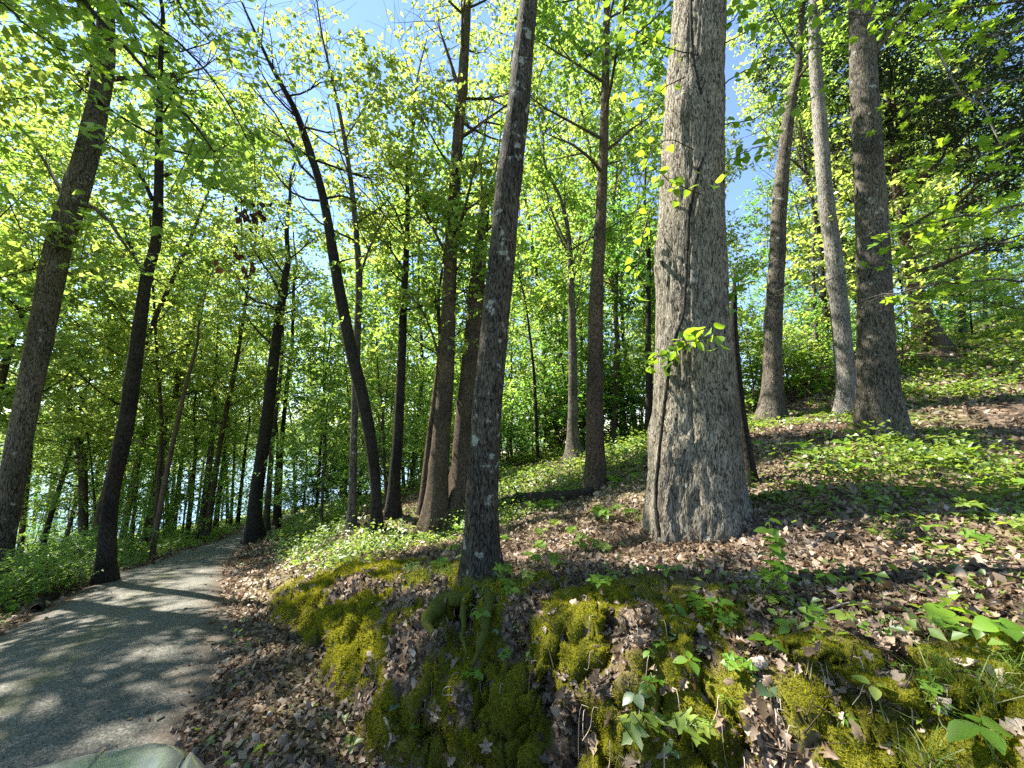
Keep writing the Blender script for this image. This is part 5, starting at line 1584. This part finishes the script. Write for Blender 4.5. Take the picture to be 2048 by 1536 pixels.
def top(X, Y):
    z = 1.06 + .015 * (1 - (X / .85) ** 2) - .06 * np.clip((Y + 1.0) / 1.0, 0, 1) ** 2
    z = z - .40 * np.clip((np.abs(X) - .50) / .40, 0, 1) ** 2.0
    e = np.clip((Y + .26 + .20 * (np.abs(X) / .7) ** 5) / .26, 0, 1.3)
    return z - .26 * e ** 2.2
hood = shell('bonnet', -.60, .60, -1.15, -.02, lambda X, Y: top(X, Y) + .012)
mb = MB()
for sx in (-1, 1):
    pts = np.array([(sx * .36, y, top(np.array([sx * .36]), np.array([y]))[0] + .016) for y in np.linspace(-1.1, -.2, 14)])
    mb.add(*tube(pts, np.full(14, .008), 6))
obj('crease', mb.mesh('crease', True), M_PAINT, hood)
for sx in (-1, 1):
    shell('fender', .612 * sx, .93 * sx, -1.3, -.03, lambda X, Y: top(X, Y) + .02)
    shell('headlight', .48 * sx, .74 * sx, -.05, .02, lambda X, Y: .68 - 1.2 * (Y + .04) + 0 * X, m=M_LAMP)
mb = MB()
def prism(prof, x0, x1):
    n = len(prof)
    V = np.array([(x0, y, z) for y, z in prof] + [(x1, y, z) for y, z in prof])
    Q = [(k, (k + 1) % n, n + (k + 1) % n, n + k) for k in range(n)]
    T = [(0, k, k + 1) for k in range(1, n - 1)] + [(n, n + k + 1, n + k) for k in range(1, n - 1)]
    return V, T, Q
mb.add(*prism([(-.16, .58), (-.02, .60), (.02, .5), (.02, .34), (-.04, .24), (-.34, .24), (-.34, .5)], -.76, .76))
obj('front_bumper', mb.mesh('front_bumper'), M_PAINT, car)
mb = MB(); mb.add(*prism([(-.1, .72), (-.06, .72), (-.03, .80), (-.08, .82)], -.48, .48)); obj('grille', mb.mesh('grille'), M_GAP, car)
mb = MB(); mb.add(*prism([(-1.32, .30), (-1.32, .98), (-3.9, .98), (-4.1, .85), (-4.1, .3)], -.86, .86)); body = obj('body', mb.mesh('body'), M_PAINT, car)
mb = MB(); mb.add(*prism([(-1.25, .99), (-1.95, 1.44), (-3.3, 1.44), (-3.95, .99)], -.74, .74)); obj('cabin_glass', mb.mesh('cabin_glass'), M_GLASS, car)
mb = MB(); mb.add(*prism([(-1.9, 1.445), (-2.1, 1.49), (-3.1, 1.49), (-3.35, 1.445)], -.72, .72)); obj('roof', mb.mesh('roof'), M_PAINT, car)
for sx in (-1, 1):
    for y in (-.85, -3.35):
        th = np.linspace(0, 2 * math.pi, 25)[:-1]
        def ring(r, x): return np.c_[np.full(24, x), y + r * np.cos(th), .31 + r * np.sin(th)]
        V = np.vstack([ring(.22, sx * .84), ring(.37, sx * .85), ring(.37, sx * .66), ring(.22, sx * .66)])
        Q = [(a * 24 + k, a * 24 + (k + 1) % 24, ((a + 1) % 4) * 24 + (k + 1) % 24, ((a + 1) % 4) * 24 + k) for a in range(4) for k in range(24)]
        w_ = obj('wheel', new_mesh('wheel', V, None, Q, True), M_GAP, car)
        V = np.vstack([ring(.22, sx * .825), ring(.05, sx * .80), [[sx * .80, y, .31]]])
        Q = [(k, (k + 1) % 24, 24 + (k + 1) % 24, 24 + k) for k in range(24)]
        T = [(24 + k, 24 + (k + 1) % 24, 48) for k in range(24)]
        obj('rim', new_mesh('rim', V, T, Q, True), M_RIM, w_)

tot = sum(len(o.data.polygons) for o in bpy.data.objects if o.type == 'MESH' and o.data.users == 1)
